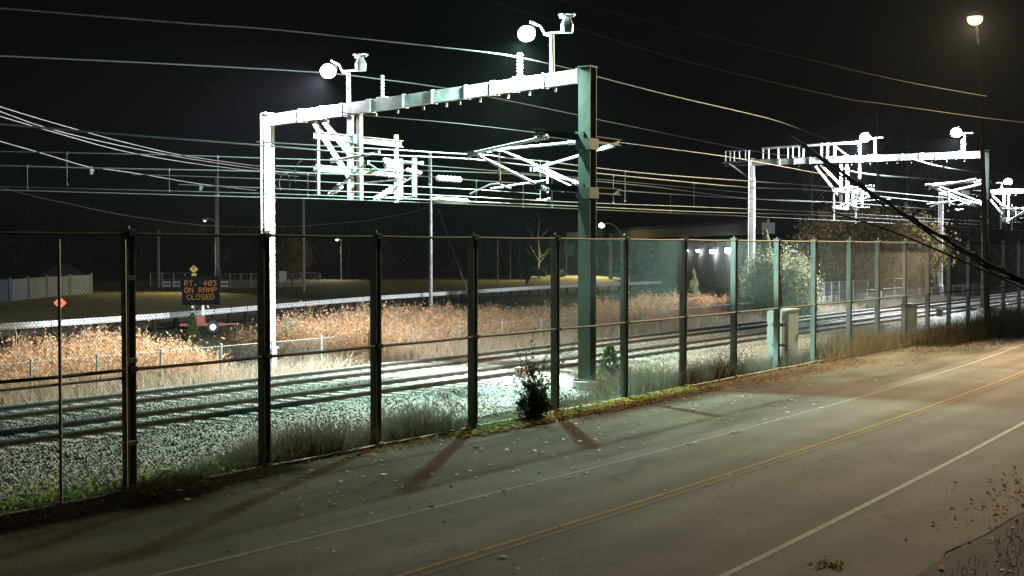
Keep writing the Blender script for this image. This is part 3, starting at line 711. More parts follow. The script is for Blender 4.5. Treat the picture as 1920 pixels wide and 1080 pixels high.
# heavy black cable that sags across the view, close to the camera
cp = [(1478, 254), (1500, 268), (1560, 309), (1610, 345), (1660, 378), (1710, 410), (1770, 447), (1830, 482), (1880, 509), (1940, 535), (2020, 566)]
dp = [34, 33, 30.5, 29, 27.5, 26, 24.5, 23, 22, 21, 19.5]
w = smooth_pts([at_d(a, b, d) for (a, b), d in zip(cp, dp)], 5)
b = MB().tube(w, .032, 8)
tw = [p + Vector((0, .05 * math.cos(i * 1.3), .052 * math.sin(i * 1.3))) for i, p in enumerate(w)]; b.tube(tw, .02, 6)
b.tube([p - Vector((0, 0, .075 + .03 * math.sin(i * .7))) for i, p in enumerate(w)], .018, 6)
single('cable_bundle', b, 'black', 'thick black bundled cable sagging across the right side in front of the second portal', 'cable')
w = smooth_pts([at_d(a, b, d) for (a, b), d in zip([(1560, 398), (1600, 410), (1645, 424), (1704, 446), (1760, 470), (1830, 500), (1930, 545)], [32, 31, 30, 29, 28, 27, 25])], 3)
single('communication_cable', MB().tube(w, .022, 6), 'black', 'thinner black cable hanging just below the thick cable bundle', 'cable')

# ------------------------------------------------------------------ trackside boxes
def local_box(mb, c, size, rz=0): return mb.box(c, size, rz)
cx, cy = -19.35, at_x(1466, 690, -19.35).y + .1; z0 = gz(-19.35)
cb = thing('signal_cabinet', 'large grey equipment cabinet behind the fence, open to cable boxes on its left side', 'cabinet', (cx, cy, z0))
part('footing', MB().box((cx, cy, z0 + .09), (.9, 1.3, .34)), 'concrete', cb)
part('body', MB().box((cx, cy, z0 + 1.22), (.74, 1.1, 1.92)).box((cx, cy, z0 + 2.20), (.84, 1.2, .05)), 'cabinet', cb)
d = part('door', MB().box((cx + .382, cy + .02, z0 + 1.2), (.025, .96, 1.76)), 'cabinet', cb)
part('handle', MB().box((cx + .41, cy + .4, z0 + 1.2), (.03, .03, .2)), 'galv', d)
for zz, hh in ((1.95, .42), (1.3, .62), (.7, .36)): part('side_box', MB().box((cx + .06, cy - .76, z0 + zz), (.58, .42, hh)), 'cabinet', cb)
part('conduit', MB().tube([(cx + .2, cy - .74, z0 + .05), (cx + .2, cy - .74, z0 + .6)], .035, 8).tube([(cx - .1, cy - .74, z0 + .05), (cx - .1, cy - .74, z0 + .6)], .035, 8), 'galv', cb)
cy = at_x(1704, 640, -19.5).y; cx = -19.5
cb = thing('signal_cabinet', 'smaller dark cabinet behind the fence toward the second portal', 'cabinet', (cx, cy, z0))
part('footing', MB().box((cx, cy, z0 + .06), (.7, .8, .24)), 'concrete', cb)
part('body', MB().box((cx, cy, z0 + 1.0), (.55, .62, 1.66)).box((cx, cy, z0 + 1.86), (.63, .70, .05)), 'dkcabinet', cb)
part('door', MB().box((cx + .288, cy, z0 + 1.0), (.024, .52, 1.5)), 'dkcabinet', cb)
c = at_x(978, 692, -23.0); c.z = .2
cb = thing('junction_box', 'small tan junction box beside the near rail', 'junction box', tuple(c))
part('case', MB().box((c.x, c.y, .28), (.26, .34, .34)), 'tan', cb); part('lid', MB().box((c.x, c.y, .47), (.30, .38, .03)), 'tan', cb)
part('stake', MB().box((c.x, c.y, .06), (.06, .06, .14)), 'galv', cb)
c = at_x(1762, 580, -23.1)
cb = thing('junction_box', 'tiny dark junction box by the rails under the second portal', 'junction box', (c.x, c.y, .1))
part('case', MB().box((c.x, c.y, .38), (.3, .35, .45)), 'dkcabinet', cb); part('stake', MB().box((c.x, c.y, .1), (.06, .06, .2)), 'galv', cb)

# ------------------------------------------------------------------ guardrail and highway
GZ = -.2
gp = [at_z(px, py, .68) for px, py in ((-90, 613), (0, 607), (160, 597), (320, 586), (480, 573), (692, 556), (880, 544), (1030, 535), (1120, 531), (1240, 527))]
gp = smooth_pts(gp, 4)
gr = thing('guardrail', 'long pale metal guardrail on dark posts along the highway, behind the message board', 'guardrail', (gp[0].x, gp[0].y, GZ))
b = MB()
for z, o_ in ((.68, 0), (.60, .035), (.52, -.02), (.44, .035), (.36, 0)):
    pass
prof = [(0, .30), (.05, .24), (.0, .16), (.05, .08), (0, 0)]
rows = []
for (dx, dzv) in prof: rows.append([p + Vector((dx, -dx, .0 - .30 + dzv)) for p in gp])
for r0, r1 in zip(rows[:-1], rows[1:]): b.ribbon(r0, r1)
part('rail', b, 'palerail', gr)
tot = 0; last = gp[0]; cnt = 0
pts = []; acc = 0
for i in range(len(gp) - 1):
    L = (gp[i + 1] - gp[i]).length; s = 0
    while acc + (L - s) >= 1.9: s += 1.9 - acc; acc = 0; pts.append(gp[i].lerp(gp[i + 1], s / L))
    acc += L - s
for p in pts[:90]: part('post', MB().box((p.x - .1, p.y + .1, (GZ - .1 + p.z) / 2), (.15, .2, p.z - GZ + .1)), 'wood', gr)
ys_ = MB(); dirs = Vector((-.75, .66, 0))
ys_.ribbon([p + dirs * 1.2 + Vector((0, 0, -.88 + .02)) for p in gp], [p + dirs * 9 + Vector((0, 0, -.88 + .02)) for p in gp])
ys_.build('highway', 'asphalt', None, kind='structure')

# message board trailer
def facing(px, depth):
    """frame at a pixel column and depth: origin on the ground, right vector, toward-camera vector"""
    g_ = at_d(px, 600, depth); g_.z = 0
    f = Vector((-g_.x, -g_.y, 0)).normalized(); r = Vector((-f.y, f.x, 0)); return g_, r, f
def boxf(mb, o, r, f, x, y, z, sx, sy, sz):
    m = Matrix((r, -f, Vector((0, 0, 1)))).transposed()
    return mb.box(o + r * x - f * y + Vector((0, 0, z)), (sx, sy, sz), rot=m)
D = 70; o_, r_, f_ = facing(380, D); o_.z = -.22; zz = lambda py: H - (py - YH) * D / F
mt = thing('message_board_trailer', 'portable message board trailer with amber text standing before the guardrail', 'message board', tuple(o_))
bz0, bz1 = zz(560), zz(513); bc = (bz0 + bz1) / 2
b = MB(); boxf(b, o_, r_, f_, -.08, 0, bc, 1.84, .12, bz1 - bz0 + .1); part('board', b, 'boardblack', mt)
b = MB()
for s in (-1, 1): boxf(b, o_, r_, f_, -.08 + s * .945, -.01, bc, .05, .15, bz1 - bz0 + .2)
boxf(b, o_, r_, f_, -.08, -.01, bz1 + .08, 1.94, .16, .05); boxf(b, o_, r_, f_, -.08, -.01, bz0 - .08, 1.94, .16, .05); part('board_frame', b, 'boardblack', mt)
b = MB(); boxf(b, o_, r_, f_, .02, .02, (bz0 + .35) / 2, .13, .13, bz0 - .3); part('mast', b, 'white', mt)
b = MB()
for s in (-.52, .28): boxf(b, o_, r_, f_, s, -.05, bz0 - .2, .08, .1, .12)
part('lamp_pair', b, 'white', mt)
b = MB(); boxf(b, o_, r_, f_, 0, 0, .42, 2.3, .7, .12); boxf(b, o_, r_, f_, -.18, -.1, .68, .6, .5, .45); boxf(b, o_, r_, f_, 1.45, 0, .42, .9, .1, .08); part('chassis', b, 'redpaint', mt)
for s in (-.42, .42):
    wc = o_ + r_ * .52 - f_ * s + Vector((0, 0, .30))
    wh = part('wheel', MB().disc(wc, f_, .30, .18, 18), 'tyre', mt); part('rim', MB().disc(wc + f_ * .1, f_, .17, .03, 14), 'white', wh)
def text(body, size, loc, rgt, fwd, m, parent, name='lettering', ext=.004, sx=1):
    cu = bpy.data.curves.new(name, 'FONT'); cu.body = body; cu.size = size; cu.extrude = ext; cu.align_x = 'CENTER'; cu.align_y = 'CENTER'; cu.space_character = 1.1
    ob = bpy.data.objects.new(name, cu); COL.objects.link(ob); cu.materials.append(M[m])
    mm = Matrix((rgt * sx, Vector((0, 0, 1)), fwd)).transposed().to_4x4(); mm.translation = loc
    bpy.context.view_layer.update()
    me = bpy.data.meshes.new_from_object(ob.evaluated_get(bpy.context.evaluated_depsgraph_get())); bpy.data.objects.remove(ob)
    mm.translation = Vector(loc) - WORLD[parent.name]; me.transform(mm)
    ob = bpy.data.objects.new(name, me); COL.objects.link(ob); ob.parent = parent
    return ob
GL = {'R': '11110 10001 10001 11110 10100 10010 10001', 'T': '11111 00100 00100 00100 00100 00100 00100', '.': '00000 00000 00000 00000 00000 01100 01100', '4': '00010 00110 01010 10010 11111 00010 00010',
      '0': '01110 10001 10011 10101 11001 10001 01110', '3': '11111 00010 00100 00010 00001 10001 01110', 'O': '01110 10001 10001 10001 10001 10001 01110', 'N': '10001 11001 10101 10101 10011 10001 10001',
      'A': '01110 10001 10001 11111 10001 10001 10001', 'M': '10001 11011 10101 10101 10001 10001 10001', 'P': '11110 10001 10001 11110 10000 10000 10000', 'C': '01110 10001 10000 10000 10000 10001 01110',
      'L': '10000 10000 10000 10000 10000 10000 11111', 'S': '01111 10000 10000 01110 00001 00001 11110', 'E': '11111 10000 10000 11110 10000 10000 11111', 'D': '11110 10001 10001 10001 10001 10001 11110', ' ': '00000 00000 00000 00000 00000 00000 00000'}
for tx, zc in (('RT. 403', bc + .38), ('ON RAMP', bc + .02), ('CLOSED', bc - .34)):
    b = MB(); pt = .040; wd = len(tx) * 6 * pt
    for ci, ch in enumerate(tx):
        for ri, row in enumerate(GL[ch].split()):
            for qi, bit in enumerate(row):
                if bit == '1': boxf(b, o_, r_, f_, -.08 - wd / 2 + (ci * 6 + qi + .5) * pt, -.068, zc + (3 - ri) * pt, .027, .008, .027)
    part('led_text', b, 'amber', mt)

def diamond(mb, o, r, f, x, z, s, t=.02, y=0):
    m = Matrix((r, -f, Vector((0, 0, 1)))).transposed() @ Matrix.Rotation(math.pi / 4, 3, 'Y')
    return mb.box(o + r * x - f * y + Vector((0, 0, z)), (s, t, s), rot=m)
# orange sign
D = 64; o_, r_, f_ = facing(113, D); o_.z = -.25; zz = lambda py: H - (py - YH) * D / F
sg = thing('work_sign', 'orange diamond road work sign on a thin stand at the left', 'road sign', tuple(o_))
b = MB(); diamond(b, o_, r_, f_, 0, zz(558), .42); part('panel', b, 'orange', sg)
b = MB(); diamond(b, o_, r_, f_, 0, zz(558), .30, .006, -.014); b2 = MB()
for s in (-.07, 0, .07): boxf(b2, o_, r_, f_, 0, -.018, zz(558) + s, .22 - abs(s), .006, .03)
part('legend', b2, 'signblack', sg)
b = MB(); boxf(b, o_, r_, f_, 0, .03, (zz(572) - .2) / 2, .05, .04, zz(572) + .3); boxf(b, o_, r_, f_, 0, .03, .0, .7, .05, .05); part('stand', b, 'redpaint', sg)
# yellow diamond
D = 95; o_, r_, f_ = facing(364, D); o_.z = -.25; zz = lambda py: H - (py - YH) * D / F
sg = thing('warning_sign', 'yellow diamond warning sign with small plaque above the message board', 'road sign', tuple(o_))
b = MB(); diamond(b, o_, r_, f_, 0, zz(498), .42); part('panel', b, 'yellow', sg)
b = MB(); boxf(b, o_, r_, f_, .0, -.02, zz(497), .07, .01, .22); boxf(b, o_, r_, f_, 0, -.02, zz(494) + .03, .09, .01, .07); part('symbol', b, 'signblack', sg)
b = MB(); boxf(b, o_, r_, f_, 0, 0, zz(509), .32, .02, .2); part('plaque', b, 'yellow', sg)
b = MB(); boxf(b, o_, r_, f_, 0, .03, zz(498) / 2 - .1, .06, .05, zz(498) + .2); part('post', b, 'galv', sg)
# white notice sign
D = 120; o_, r_, f_ = facing(531, D); o_.z = -.3; zz = lambda py: H - (py - YH) * D / F
sg = thing('notice_sign', 'white rectangular sign on a short post just right of the white column', 'sign', tuple(o_))
b = MB(); boxf(b, o_, r_, f_, 0, 0, zz(512), .68, .04, .98); part('panel', b, 'white', sg)
b = MB(); boxf(b, o_, r_, f_, 0, -.024, zz(512), .60, .006, .90); boxf(b, o_, r_, f_, 0, .06, zz(525) / 2, .1, .06, zz(512) + .4)
part('post', b.__class__().add(b.v[8:], [tuple(i - 8 for i in f) for f in b.f[6:]]), 'darkpost', sg)
# green highway signs
D = 190; o_, r_, f_ = facing(1074, D); o_.z = -.3; zz = lambda py: H - (py - YH) * D / F
sg = thing('highway_sign', 'green highway sign pair on a post, left of the dark column', 'highway sign', tuple(o_))
b = MB(); boxf(b, o_, r_, f_, .2, 0, zz(439), 2.3, .08, 1.05); part('panel', b, 'signgreen', sg)
b = MB()
for z_ in (-.47, .47): boxf(b, o_, r_, f_, .2, -.05, zz(439) + z_, 2.2, .02, .05)
for x_ in (-.88, 1.28): boxf(b, o_, r_, f_, x_, -.05, zz(439), .05, .02, .98)
part('border', b, 'white', sg)
text('EXIT', .72, o_ + r_ * .2 + f_ * .06 + Vector((0, 0, zz(439))) - Vector((0, 0, 0)), r_, f_, 'white', sg)
b = MB(); boxf(b, o_, r_, f_, -.6, 0, zz(465), 1.3, .08, 1.6); part('panel', b, 'signgreen', sg)
b = MB()
for x_ in (-.9, .9): boxf(b, o_, r_, f_, x_, .1, zz(445) / 2, .12, .1, zz(433)); 
part('post', b, 'galv', sg)

# utility / light poles in the distance
def upole(px, ptop_, D, r, m, label, arm=None, cross=False, box=False, lean=0, base=-.3):
    g_, rr, ff = facing(px, D); g_.z = base; zt = H - (ptop_ - YH) * D / F
    t = thing('utility_pole' if not arm or not arm[3] else 'street_lamp', label, 'utility pole' if not arm or not arm[3] else 'street lamp', tuple(g_))
    top = g_ + Vector((0, 0, zt - base)) + rr * lean
    part('pole', MB().tube([g_, top], r, 8, r * .7), m, t)
    if cross:
        b = MB(); zc = zt - .8
        m_ = Matrix((rr, -ff, Vector((0, 0, 1)))).transposed()
        b.box(g_ + Vector((0, 0, zc - base)), (2.2, .1, .12), rot=m_); part('crossarm', b, m, t)
    if arm:
        apx, apy, jpy, lit, power, col, rad = arm
        tip = at_d(apx, apy, D); j = g_ + Vector((0, 0, H - (jpy - YH) * D / F - base)) + rr * lean
        mid = j.lerp(tip, .5) + Vector((0, 0, .25 * (tip - j).length))
        part('arm', MB().tube(smooth_pts([j, mid, tip + Vector((0, 0, .15))], 5), .05, 6), 'galv', t)
        h = part('lamp_head', MB().ball(tip + Vector((0, 0, .12)), .35, 1.2, .8, .4, 10), 'galv', t)
        if lit:
            part('lens', MB().ball(tip - Vector((0, 0, .05)), rad, 1, 1, .8, 10), lit, h)
            spot_light('street_lamp_light', tuple(tip - Vector((0, 0, .6))), power, col, Vector((0, 0, -1)) - rr * 1.0 + ff * .8, 75, .9, .2)
    if box:
        b = MB(); boxf(b, g_, rr, ff, .1, -.2, 1.4, .5, .4, 2.4); part('equipment_box', b, 'dkcabinet', t)
    return t
upole(408, 335, 132, .24, 'greywood', 'pale utility pole behind the message board with a lamp arm, its light added for the lawn', (384, 413, 420, emis('dim street lamp', (1, .9, .6), 1.2), 6500, (1, .85, .5), .16), True, True)  # lamp is lit here, its light added to brighten the lawn
upole(298, 432, 150, .16, 'greywood', 'short pale utility pole left of the message board', None)
upole(570, 372, 138, .17, 'greywood', 'slim utility pole right of the white notice sign', None)
upole(654, 405, 190, .2, 'wood', 'far dim utility pole left of the pale grey pole', None, True)
upole(808, 287, 104, .15, 'galv', 'pale grey metal pole standing behind the brown brush in mid view', None)
upole(933, 450, 155, .1, 'greywood', 'thin low pole at the lit end of the lawn', None)
upole(957, 458, 190, .06, 'greywood', 'very thin far pole right of the lit lawn', None)
upole(1145, 438, 175, .3, 'concrete', 'stout far pole right of the dark column', None)
warm = emis('warm white street lamp', (1, .93, .75), 12)
upole(1170, 444, 180, .1, 'galv', 'curved arm street lamp just right of the dark column', (1128, 422, 444, warm, 26000, (1, .85, .5), .42))
upole(1280, 445, 185, .1, 'galv', 'street lamp with bright head above the concrete bridge', (1267, 436, 444, warm, 150, (1, .85, .5), .36))
upole(640, 448, 190, .1, 'galv', 'tiny distant street lamp left of the pale grey pole', (632, 449, 452, warm, 9000, (1, .85, .6), .2))
# guy guard leaning behind the brush
p, q = at_d(822, 392, 118), at_d(876, 546, 104)
single('guy_wire', MB().tube([q, p], .05, 6), 'dimwire', 'faint slanting guy wire running down right of the pale grey pole', 'cable')

# ------------------------------------------------------------------ distant buildings and fences
D = 175; o_, r_, f_ = facing(118, D); o_.z = -.3; zz = lambda py: H - (py - YH) * D / F
hs = thing('house', 'low house with hipped roof and white porch trim at the far left', 'house', tuple(o_))
b = MB(); boxf(b, o_, r_, f_, 0, 3, zz(518) / 2, 5.2, 6, zz(514) + .3); part('wall', b, 'siding', hs)
def hip(o, r, f, x, y, z, sx, sy, h):
    c = [o + r * (x + a) - f * (y + b_) + Vector((0, 0, z)) for a, b_ in ((-sx / 2, -sy / 2), (sx / 2, -sy / 2), (sx / 2, sy / 2), (-sx / 2, sy / 2))]
    t_ = [o + r * (x + a) - f * y + Vector((0, 0, z + h)) for a in (-sx * .12, sx * .12)]
    return MB().add(c + t_, [(0, 1, 5, 4), (1, 2, 5), (2, 3, 4, 5), (3, 0, 4), (0, 3, 2, 1)])
part('roof', hip(o_, r_, f_, 0, 3, zz(516), 6.6, 7.4, zz(492) - zz(516)), 'roof', hs)
for x_ in (-1.8, 0, 1.2, 2.2):
    b = MB(); boxf(b, o_, r_, f_, x_, -.05, zz(519), .5, .06, .55); part('window', b, 'window', hs)
b = MB(); boxf(b, o_, r_, f_, .6, -.3, zz(517), 4.6, .1, .16)
for x_ in (-1.2, .8, 2.6): boxf(b, o_, r_, f_, x_, -.3, zz(525), .14, .12, 1.0)
part('porch_trim', b, 'white', hs)
# white panel fence
M['dimsiding'] = mat('weathered fence post paint', (.09, .10, .10), None, 2, .8)
pf = thing('panel_fence', 'pale solid panel fence at the far left edge', 'fence', tuple(at_z(20, 567, -.3)))
a_ = [at_z(-120, 572, -.3), at_z(18, 567, -.3), at_z(52, 563, -.3), at_z(86, 559, -.3), at_z(130, 555, -.3), at_z(170, 552, -.3)]
tops = [519, 520, 521, 524, 530, 535]
for i in range(5):
    p, q = a_[i], a_[i + 1]; hgt = 1.9
    part('panel', MB().beam((p.x, p.y, -.3 + hgt / 2), (q.x, q.y, -.3 + hgt / 2), .06, hgt), 'vinyl', pf)
for p in a_: part('post', MB().box((p.x, p.y, .7), (.28, .28, 2.1)), 'dimsiding', pf)
def farfence(label, pts, D, hh, n, mm='galv'):
    P0 = [at_z(px, py, -.25) for px, py in pts]; t = thing('boundary_fence', label, 'fence', tuple(P0[0]))
    b = MB()
    for i in range(len(P0) - 1):
        for s in np.linspace(0, 1, n, endpoint=(i == len(P0) - 2)):
            p = P0[i].lerp(P0[i + 1], s); part('post', MB().tube([p, p + Vector((0, 0, hh))], .06, 6), mm, t)
    for z in (.1, .5, 1):
        b.tube([p + Vector((0, 0, hh * z)) for p in P0], .03, 5)
    sg_ = []
    for i in range(len(P0) - 1):
        L = (P0[i + 1] - P0[i]).length; k = int(L / .3)
        for j in range(k): p = P0[i].lerp(P0[i + 1], j / k); b.beam(p + Vector((0, 0, .05)), p + Vector((0, 0, hh)), .022, .022)
    part('mesh', b, mm, t)
farfence('grey mesh fence left of the message board at the lawn edge', [(282, 536), (368, 535)], 0, 1.5, 5)
farfence('grey mesh fence right of the pale utility pole at the lawn edge', [(412, 541), (490, 540), (600, 537)], 0, 1.6, 4)
farfence('grey mesh fence before the brown oak trees on the right', [(1530, 571), (1600, 564), (1700, 556)], 0, 1.7, 5)
for px, lb in ((313, 'white striped barricade at the left mesh fence, nearer the short pole'), (331, 'white striped barricade at the left mesh fence, nearer the message board'), (421, 'white striped barricade just right of the pale utility pole')):
    o_, r_, f_ = facing(px, 146); o_.z = -.28; t = thing('barricade', lb, 'barricade', tuple(o_), 'white barricades on the lawn')
    b = MB()
    for z_ in (.35, .75): boxf(b, o_, r_, f_, 0, 0, z_, .8, .05, .2)
    part('board', b, 'white', t)
    for s in (-.33, .33):
        b = MB(); boxf(b, o_, r_, f_, s, .05, .5, .06, .06, 1.0); part('leg', b, 'galv', t)
# concrete bridge with lamps
pA, pB, pC = at_d(1238, 540, 172), at_d(1440, 545, 135), at_d(1120, 520, 205)
br = thing('concrete_bridge', 'big grey concrete bridge with a row of bright lamps along its wall', 'bridge', (pA.x, pA.y, -.3))
b = MB(); zt = 5.3
b.beam((pA.x, pA.y, zt / 2 - .2), (pB.x, pB.y, zt / 2 - .2), .6, zt); part('wall', b, 'concrete', br)
ez = Vector((0, 0, 1))
b = MB(); b.beam((pC.x, pC.y, 6.0), (pB.x + (pB.x - pA.x) * .0, pB.y, 6.2), 1.4, 1.1); part('deck', b, 'concrete', br)
b = MB(); b.beam((pC.x, pC.y, 6.75), (pB.x, pB.y, 6.95), .25, .4); part('parapet', b, 'concrete', br)
for (px, py, rr_, pw_) in ((1287, 470, .13, 25), (1308, 470, .2, 35), (1335, 471, .28, 50), (1365, 469, .38, 90)):
    # lamp sits on the near face of the wall
    nrm = Vector((pB.y - pA.y, -(pB.x - pA.x), 0)).normalized()
    if nrm.dot(-pA) < 0: nrm = -nrm
    d_ = ray(px, py); t_ = (pA.dot(nrm) + .75) / d_.dot(nrm); c = Vector((d_.x * t_, d_.y * t_, H + d_.z * t_))
    lmp = thing('wall_lamp', {1287: 'smallest and leftmost lamp on the bridge wall', 1308: 'second lamp from the left on the bridge wall', 1335: 'third lamp from the left on the bridge wall', 1365: 'largest and rightmost lamp on the bridge wall'}[px], 'wall lamp', tuple(c), 'lamps on the bridge wall')
    part('bracket', MB().box(c - nrm * .3 + ez * .05, (.12, .12, .3)).tube([c + ez * (rr_ + .04), c + ez * (rr_ * .6)], [rr_ * .5, rr_ * 1.05], 10), 'galv', lmp)
    part('lens', MB().ball(c, rr_, 1, 1, 1.05, 10), e3, lmp)
    point_light('wall_lamp_light', tuple(c + nrm * .6 - ez * .3), pw_, (.9, .95, 1), .15)
# canopy with red band
D = 215; o_, r_, f_ = facing(1135, D); o_.z = -.3; zz = lambda py: H - (py - YH) * D / F
cn = thing('lit_canopy', 'small far canopy with a glowing red and white band right of the dark column', 'canopy', tuple(o_))
M['redglow'] = emis('red lit band', (1, .06, .12), 1.6); M['whiteglow'] = emis('dim lit band', (.9, .75, .7), .35)
b = MB(); boxf(b, o_, r_, f_, -.3, 2, zz(487), 5.0, 4, .5); part('roof', b, 'darkpost', cn)
b = MB(); boxf(b, o_, r_, f_, .25, -.05, zz(486), .85, .06, .34); part('red_band', b, 'redglow', cn)
b = MB(); boxf(b, o_, r_, f_, -1.2, -.05, zz(487), 1.2, .06, .22); boxf(b, o_, r_, f_, 1.7, -.05, zz(486), .5, .06, .26); part('white_band', b, 'whiteglow', cn)
for s in (-2.2, 1.9):
    b = MB(); boxf(b, o_, r_, f_, s, 2, zz(488) / 2, .25, .25, zz(488) + .3); part('column', b, 'galv', cn)
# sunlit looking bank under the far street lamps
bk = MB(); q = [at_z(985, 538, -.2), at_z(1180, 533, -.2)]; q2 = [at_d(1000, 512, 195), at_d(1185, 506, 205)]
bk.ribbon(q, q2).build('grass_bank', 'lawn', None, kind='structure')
ff_ = thing('low_wall', 'low pale wall at the top of the lit grass bank', 'wall', tuple(q2[0]))
b = MB().beam(q2[0] + Vector((0, 0, .35)), q2[1] + Vector((0, 0, .35)), .3, .7); part('coping', b, 'concrete', ff_)

# ------------------------------------------------------------------ vegetation
def tree_wood(base, h, r, nb, spread, lvl2=3, lean=(0, 0)):
    b = MB(); base = Vector(base); top = base + Vector((lean[0], lean[1], h))
    k = 6; tr = [base.lerp(top, i / k) + Vector((random.uniform(-1, 1), random.uniform(-1, 1), 0)) * r * .6 * (i > 0) for i in range(k + 1)]
    b.tube(tr, r, 7, r * .18); tips = []
    for i in range(nb):
        s = random.uniform(.25, .95); p = base.lerp(top, s); a = random.uniform(0, 6.28); L = spread * (1.15 - s) * random.uniform(.6, 1.1) + spread * .15
        d = Vector((math.cos(a), math.sin(a), random.uniform(.35, 1.0))).normalized()
        m_ = p + d * L * .5 + Vector((0, 0, .05 * L)); e = p + d * L + Vector((0, 0, .16 * L))
        rr = r * .38 * (1.1 - s) + .012; b.tube([p, m_, e], rr, 5, rr * .3); tips.append(e)
        for j in range(lvl2):
            u = random.uniform(.35, .9); q_ = p.lerp(e, u); d2 = (d + Vector((random.uniform(-.8, .8), random.uniform(-.8, .8), random.uniform(-.1, .8)))).normalized()
            e2 = q_ + d2 * L * random.uniform(.25, .5); b.tube([q_, e2], rr * .45, 4, rr * .12); tips.append(e2)
    return b, tips
def crown_points(n, c, rx, ry, rz, clumps, tightness=.32):
    cc = RNG.normal(size=(clumps, 3)); cc /= np.linalg.norm(cc, axis=1)[:, None]; cc *= RNG.uniform(.35, 1, (clumps, 1)) ** .6
    cc *= np.array([rx, ry, rz]); w_ = RNG.uniform(.4, 1.2, clumps)
    idx = RNG.integers(0, clumps, n)
    return cc[idx] + RNG.normal(size=(n, 3)) * (w_[idx][:, None] * tightness * min(rx, rz)) + np.array(c)
def cone_points(n, base, r, h, pw_=1.0):
    t = RNG.uniform(0, 1, n) ** 1.4; a = RNG.uniform(0, 2 * np.pi, n)
    lay = .8 + .2 * np.sin(t * 26 + 3 * np.sin(a * 3)); R_ = r * (1 - t) ** pw_ * lay * RNG.uniform(.35, 1, n) ** .5
    return np.array(base) + np.stack([np.cos(a) * R_, np.sin(a) * R_, t * h + .04 * h], 1)
def tree(name, label, base, h, woodm, leafm, pts, size, aspect=.6, r=.12, nb=10, spread=2.0, group=None, cat='tree', droop=None, lvl2=3):
    t = thing(name, label, cat, tuple(base), group)
    wd, tips = tree_wood(base, h, r, nb, spread, lvl2); part('trunk', wd, woodm, t)
    if pts is not None:
        V, Fq = leaves(pts, size, aspect, droop); o = npmesh('crown', V, Fq, leafm, tuple(base)); o.parent = t; o.location = (0, 0, 0)
    return t
# big evergreen bush by the second portal's left column
D = 82
def gat(px, D, z=None):
    g_ = at_d(px, 600, D); g_.z = gz(g_.x) if z is None else z; return g_
g1 = gat(1435, D); pk = H - (437 - YH) * D / F
pts = np.concatenate([cone_points(6000, (g1.x, g1.y, g1.z), 1.3, pk - g1.z, .8), crown_points(8000, (g1.x, g1.y, 1.6), 1.35, 1.35, 2.2, 40, .28), crown_points(9000, (g1.x + 1.1, g1.y + .8, 1.9), 1.25, 1.25, 2.1, 48, .28), crown_points(6000, (g1.x + 1.6, g1.y + 1.1, 1.2), 1.2, 1.2, 1.5, 30), crown_points(3000, (g1.x - .9, g1.y - .7, .8), .8, .8, 1.2, 16)])
tree('evergreen_tree', 'bushy yellow green evergreen behind the tall fence, left of the brown oaks', g1, pk - g1.z - .4, 'bark', 'bush', pts, .16, .5, .12, 14, 1.6)
g1 = gat(1382, 80); pts = cone_points(3500, (g1.x, g1.y, g1.z), 1.0, 3.0, .6)
tree('evergreen_tree', 'small ragged evergreen just left of the second portal column', g1, 2.8, 'bark', 'bush', pts, .15, .5, .07, 10, 1.0)
g1 = gat(1300, 90); pts = cone_points(1800, (g1.x, g1.y, g1.z), .8, 3.0, .7)
tree('evergreen_tree', 'thin young evergreen poking out of the brush under the bridge lamps', g1, 2.8, 'bark', 'bush', pts, .15, .4, .05, 8, .8)
# oaks
for (px, D, pyt, rr_, lb, n) in ((1545, 112, 405, 2.3, 'brown leaved oak nearest the evergreen', 5200), (1600, 118, 398, 2.6, 'brown leaved oak, second from the evergreen', 6000), (1655, 115, 408, 2.4, 'brown leaved oak with yellow leaves low down, right of its neighbours', 5200), (1720, 125, 402, 2.6, 'dim brown oak beside the farthest portal column', 3500)):
    g1 = gat(px, D, -.3); zt = H - (pyt - YH) * D / F; cz = (zt + .6) / 2
    tree('oak_tree', lb, g1, zt - .2, 'bark', 'oak', crown_points(n, (g1.x, g1.y, cz + .3), rr_, rr_, (zt - 1.0) / 2, 34, .3), .26, .7, .18, 14, 2.6, 'brown oaks on the right')
# bare tall trees behind
for (px, D, pyt, lb) in ((1520, 140, 300, 'bare tree rising behind the oaks, leftmost'), (1592, 150, 255, 'bare tree rising behind the oaks, under the middle floodlight'), (1643, 145, 205, 'tallest bare tree rising behind the oaks'), (1700, 150, 240, 'bare tree rising behind the oaks, left of the right floodlight'), (1752, 148, 290, 'bare tree rising behind the oaks, below the right floodlight'), (1815, 165, 330, 'bare tree beside the second portal right column'), (1885, 170, 380, 'bare tree at the right edge beyond the farthest portal')):
    g1 = gat(px, D, -.3); zt = H - (pyt - YH) * D / F
    tree('bare_tree', lb, g1, zt, 'palebark', None, None, 0, r=.2, nb=26, spread=4.0, group='bare trees behind the oaks', lvl2=5)
for (px, D, pyt, lb) in ((1010, 185, 395, 'bare tree left of the dark column'), (975, 200, 410, 'bare tree in the dark, second left of the dark column'), (1235, 230, 425, 'bare tree behind the bridge')):
    g1 = gat(px, D, -.3); zt = H - (pyt - YH) * D / F
    tree('bare_tree', lb, g1, zt, 'palebark', None, None, 0, r=.16, nb=20, spread=3.2, group='bare trees in the distance', lvl2=4)
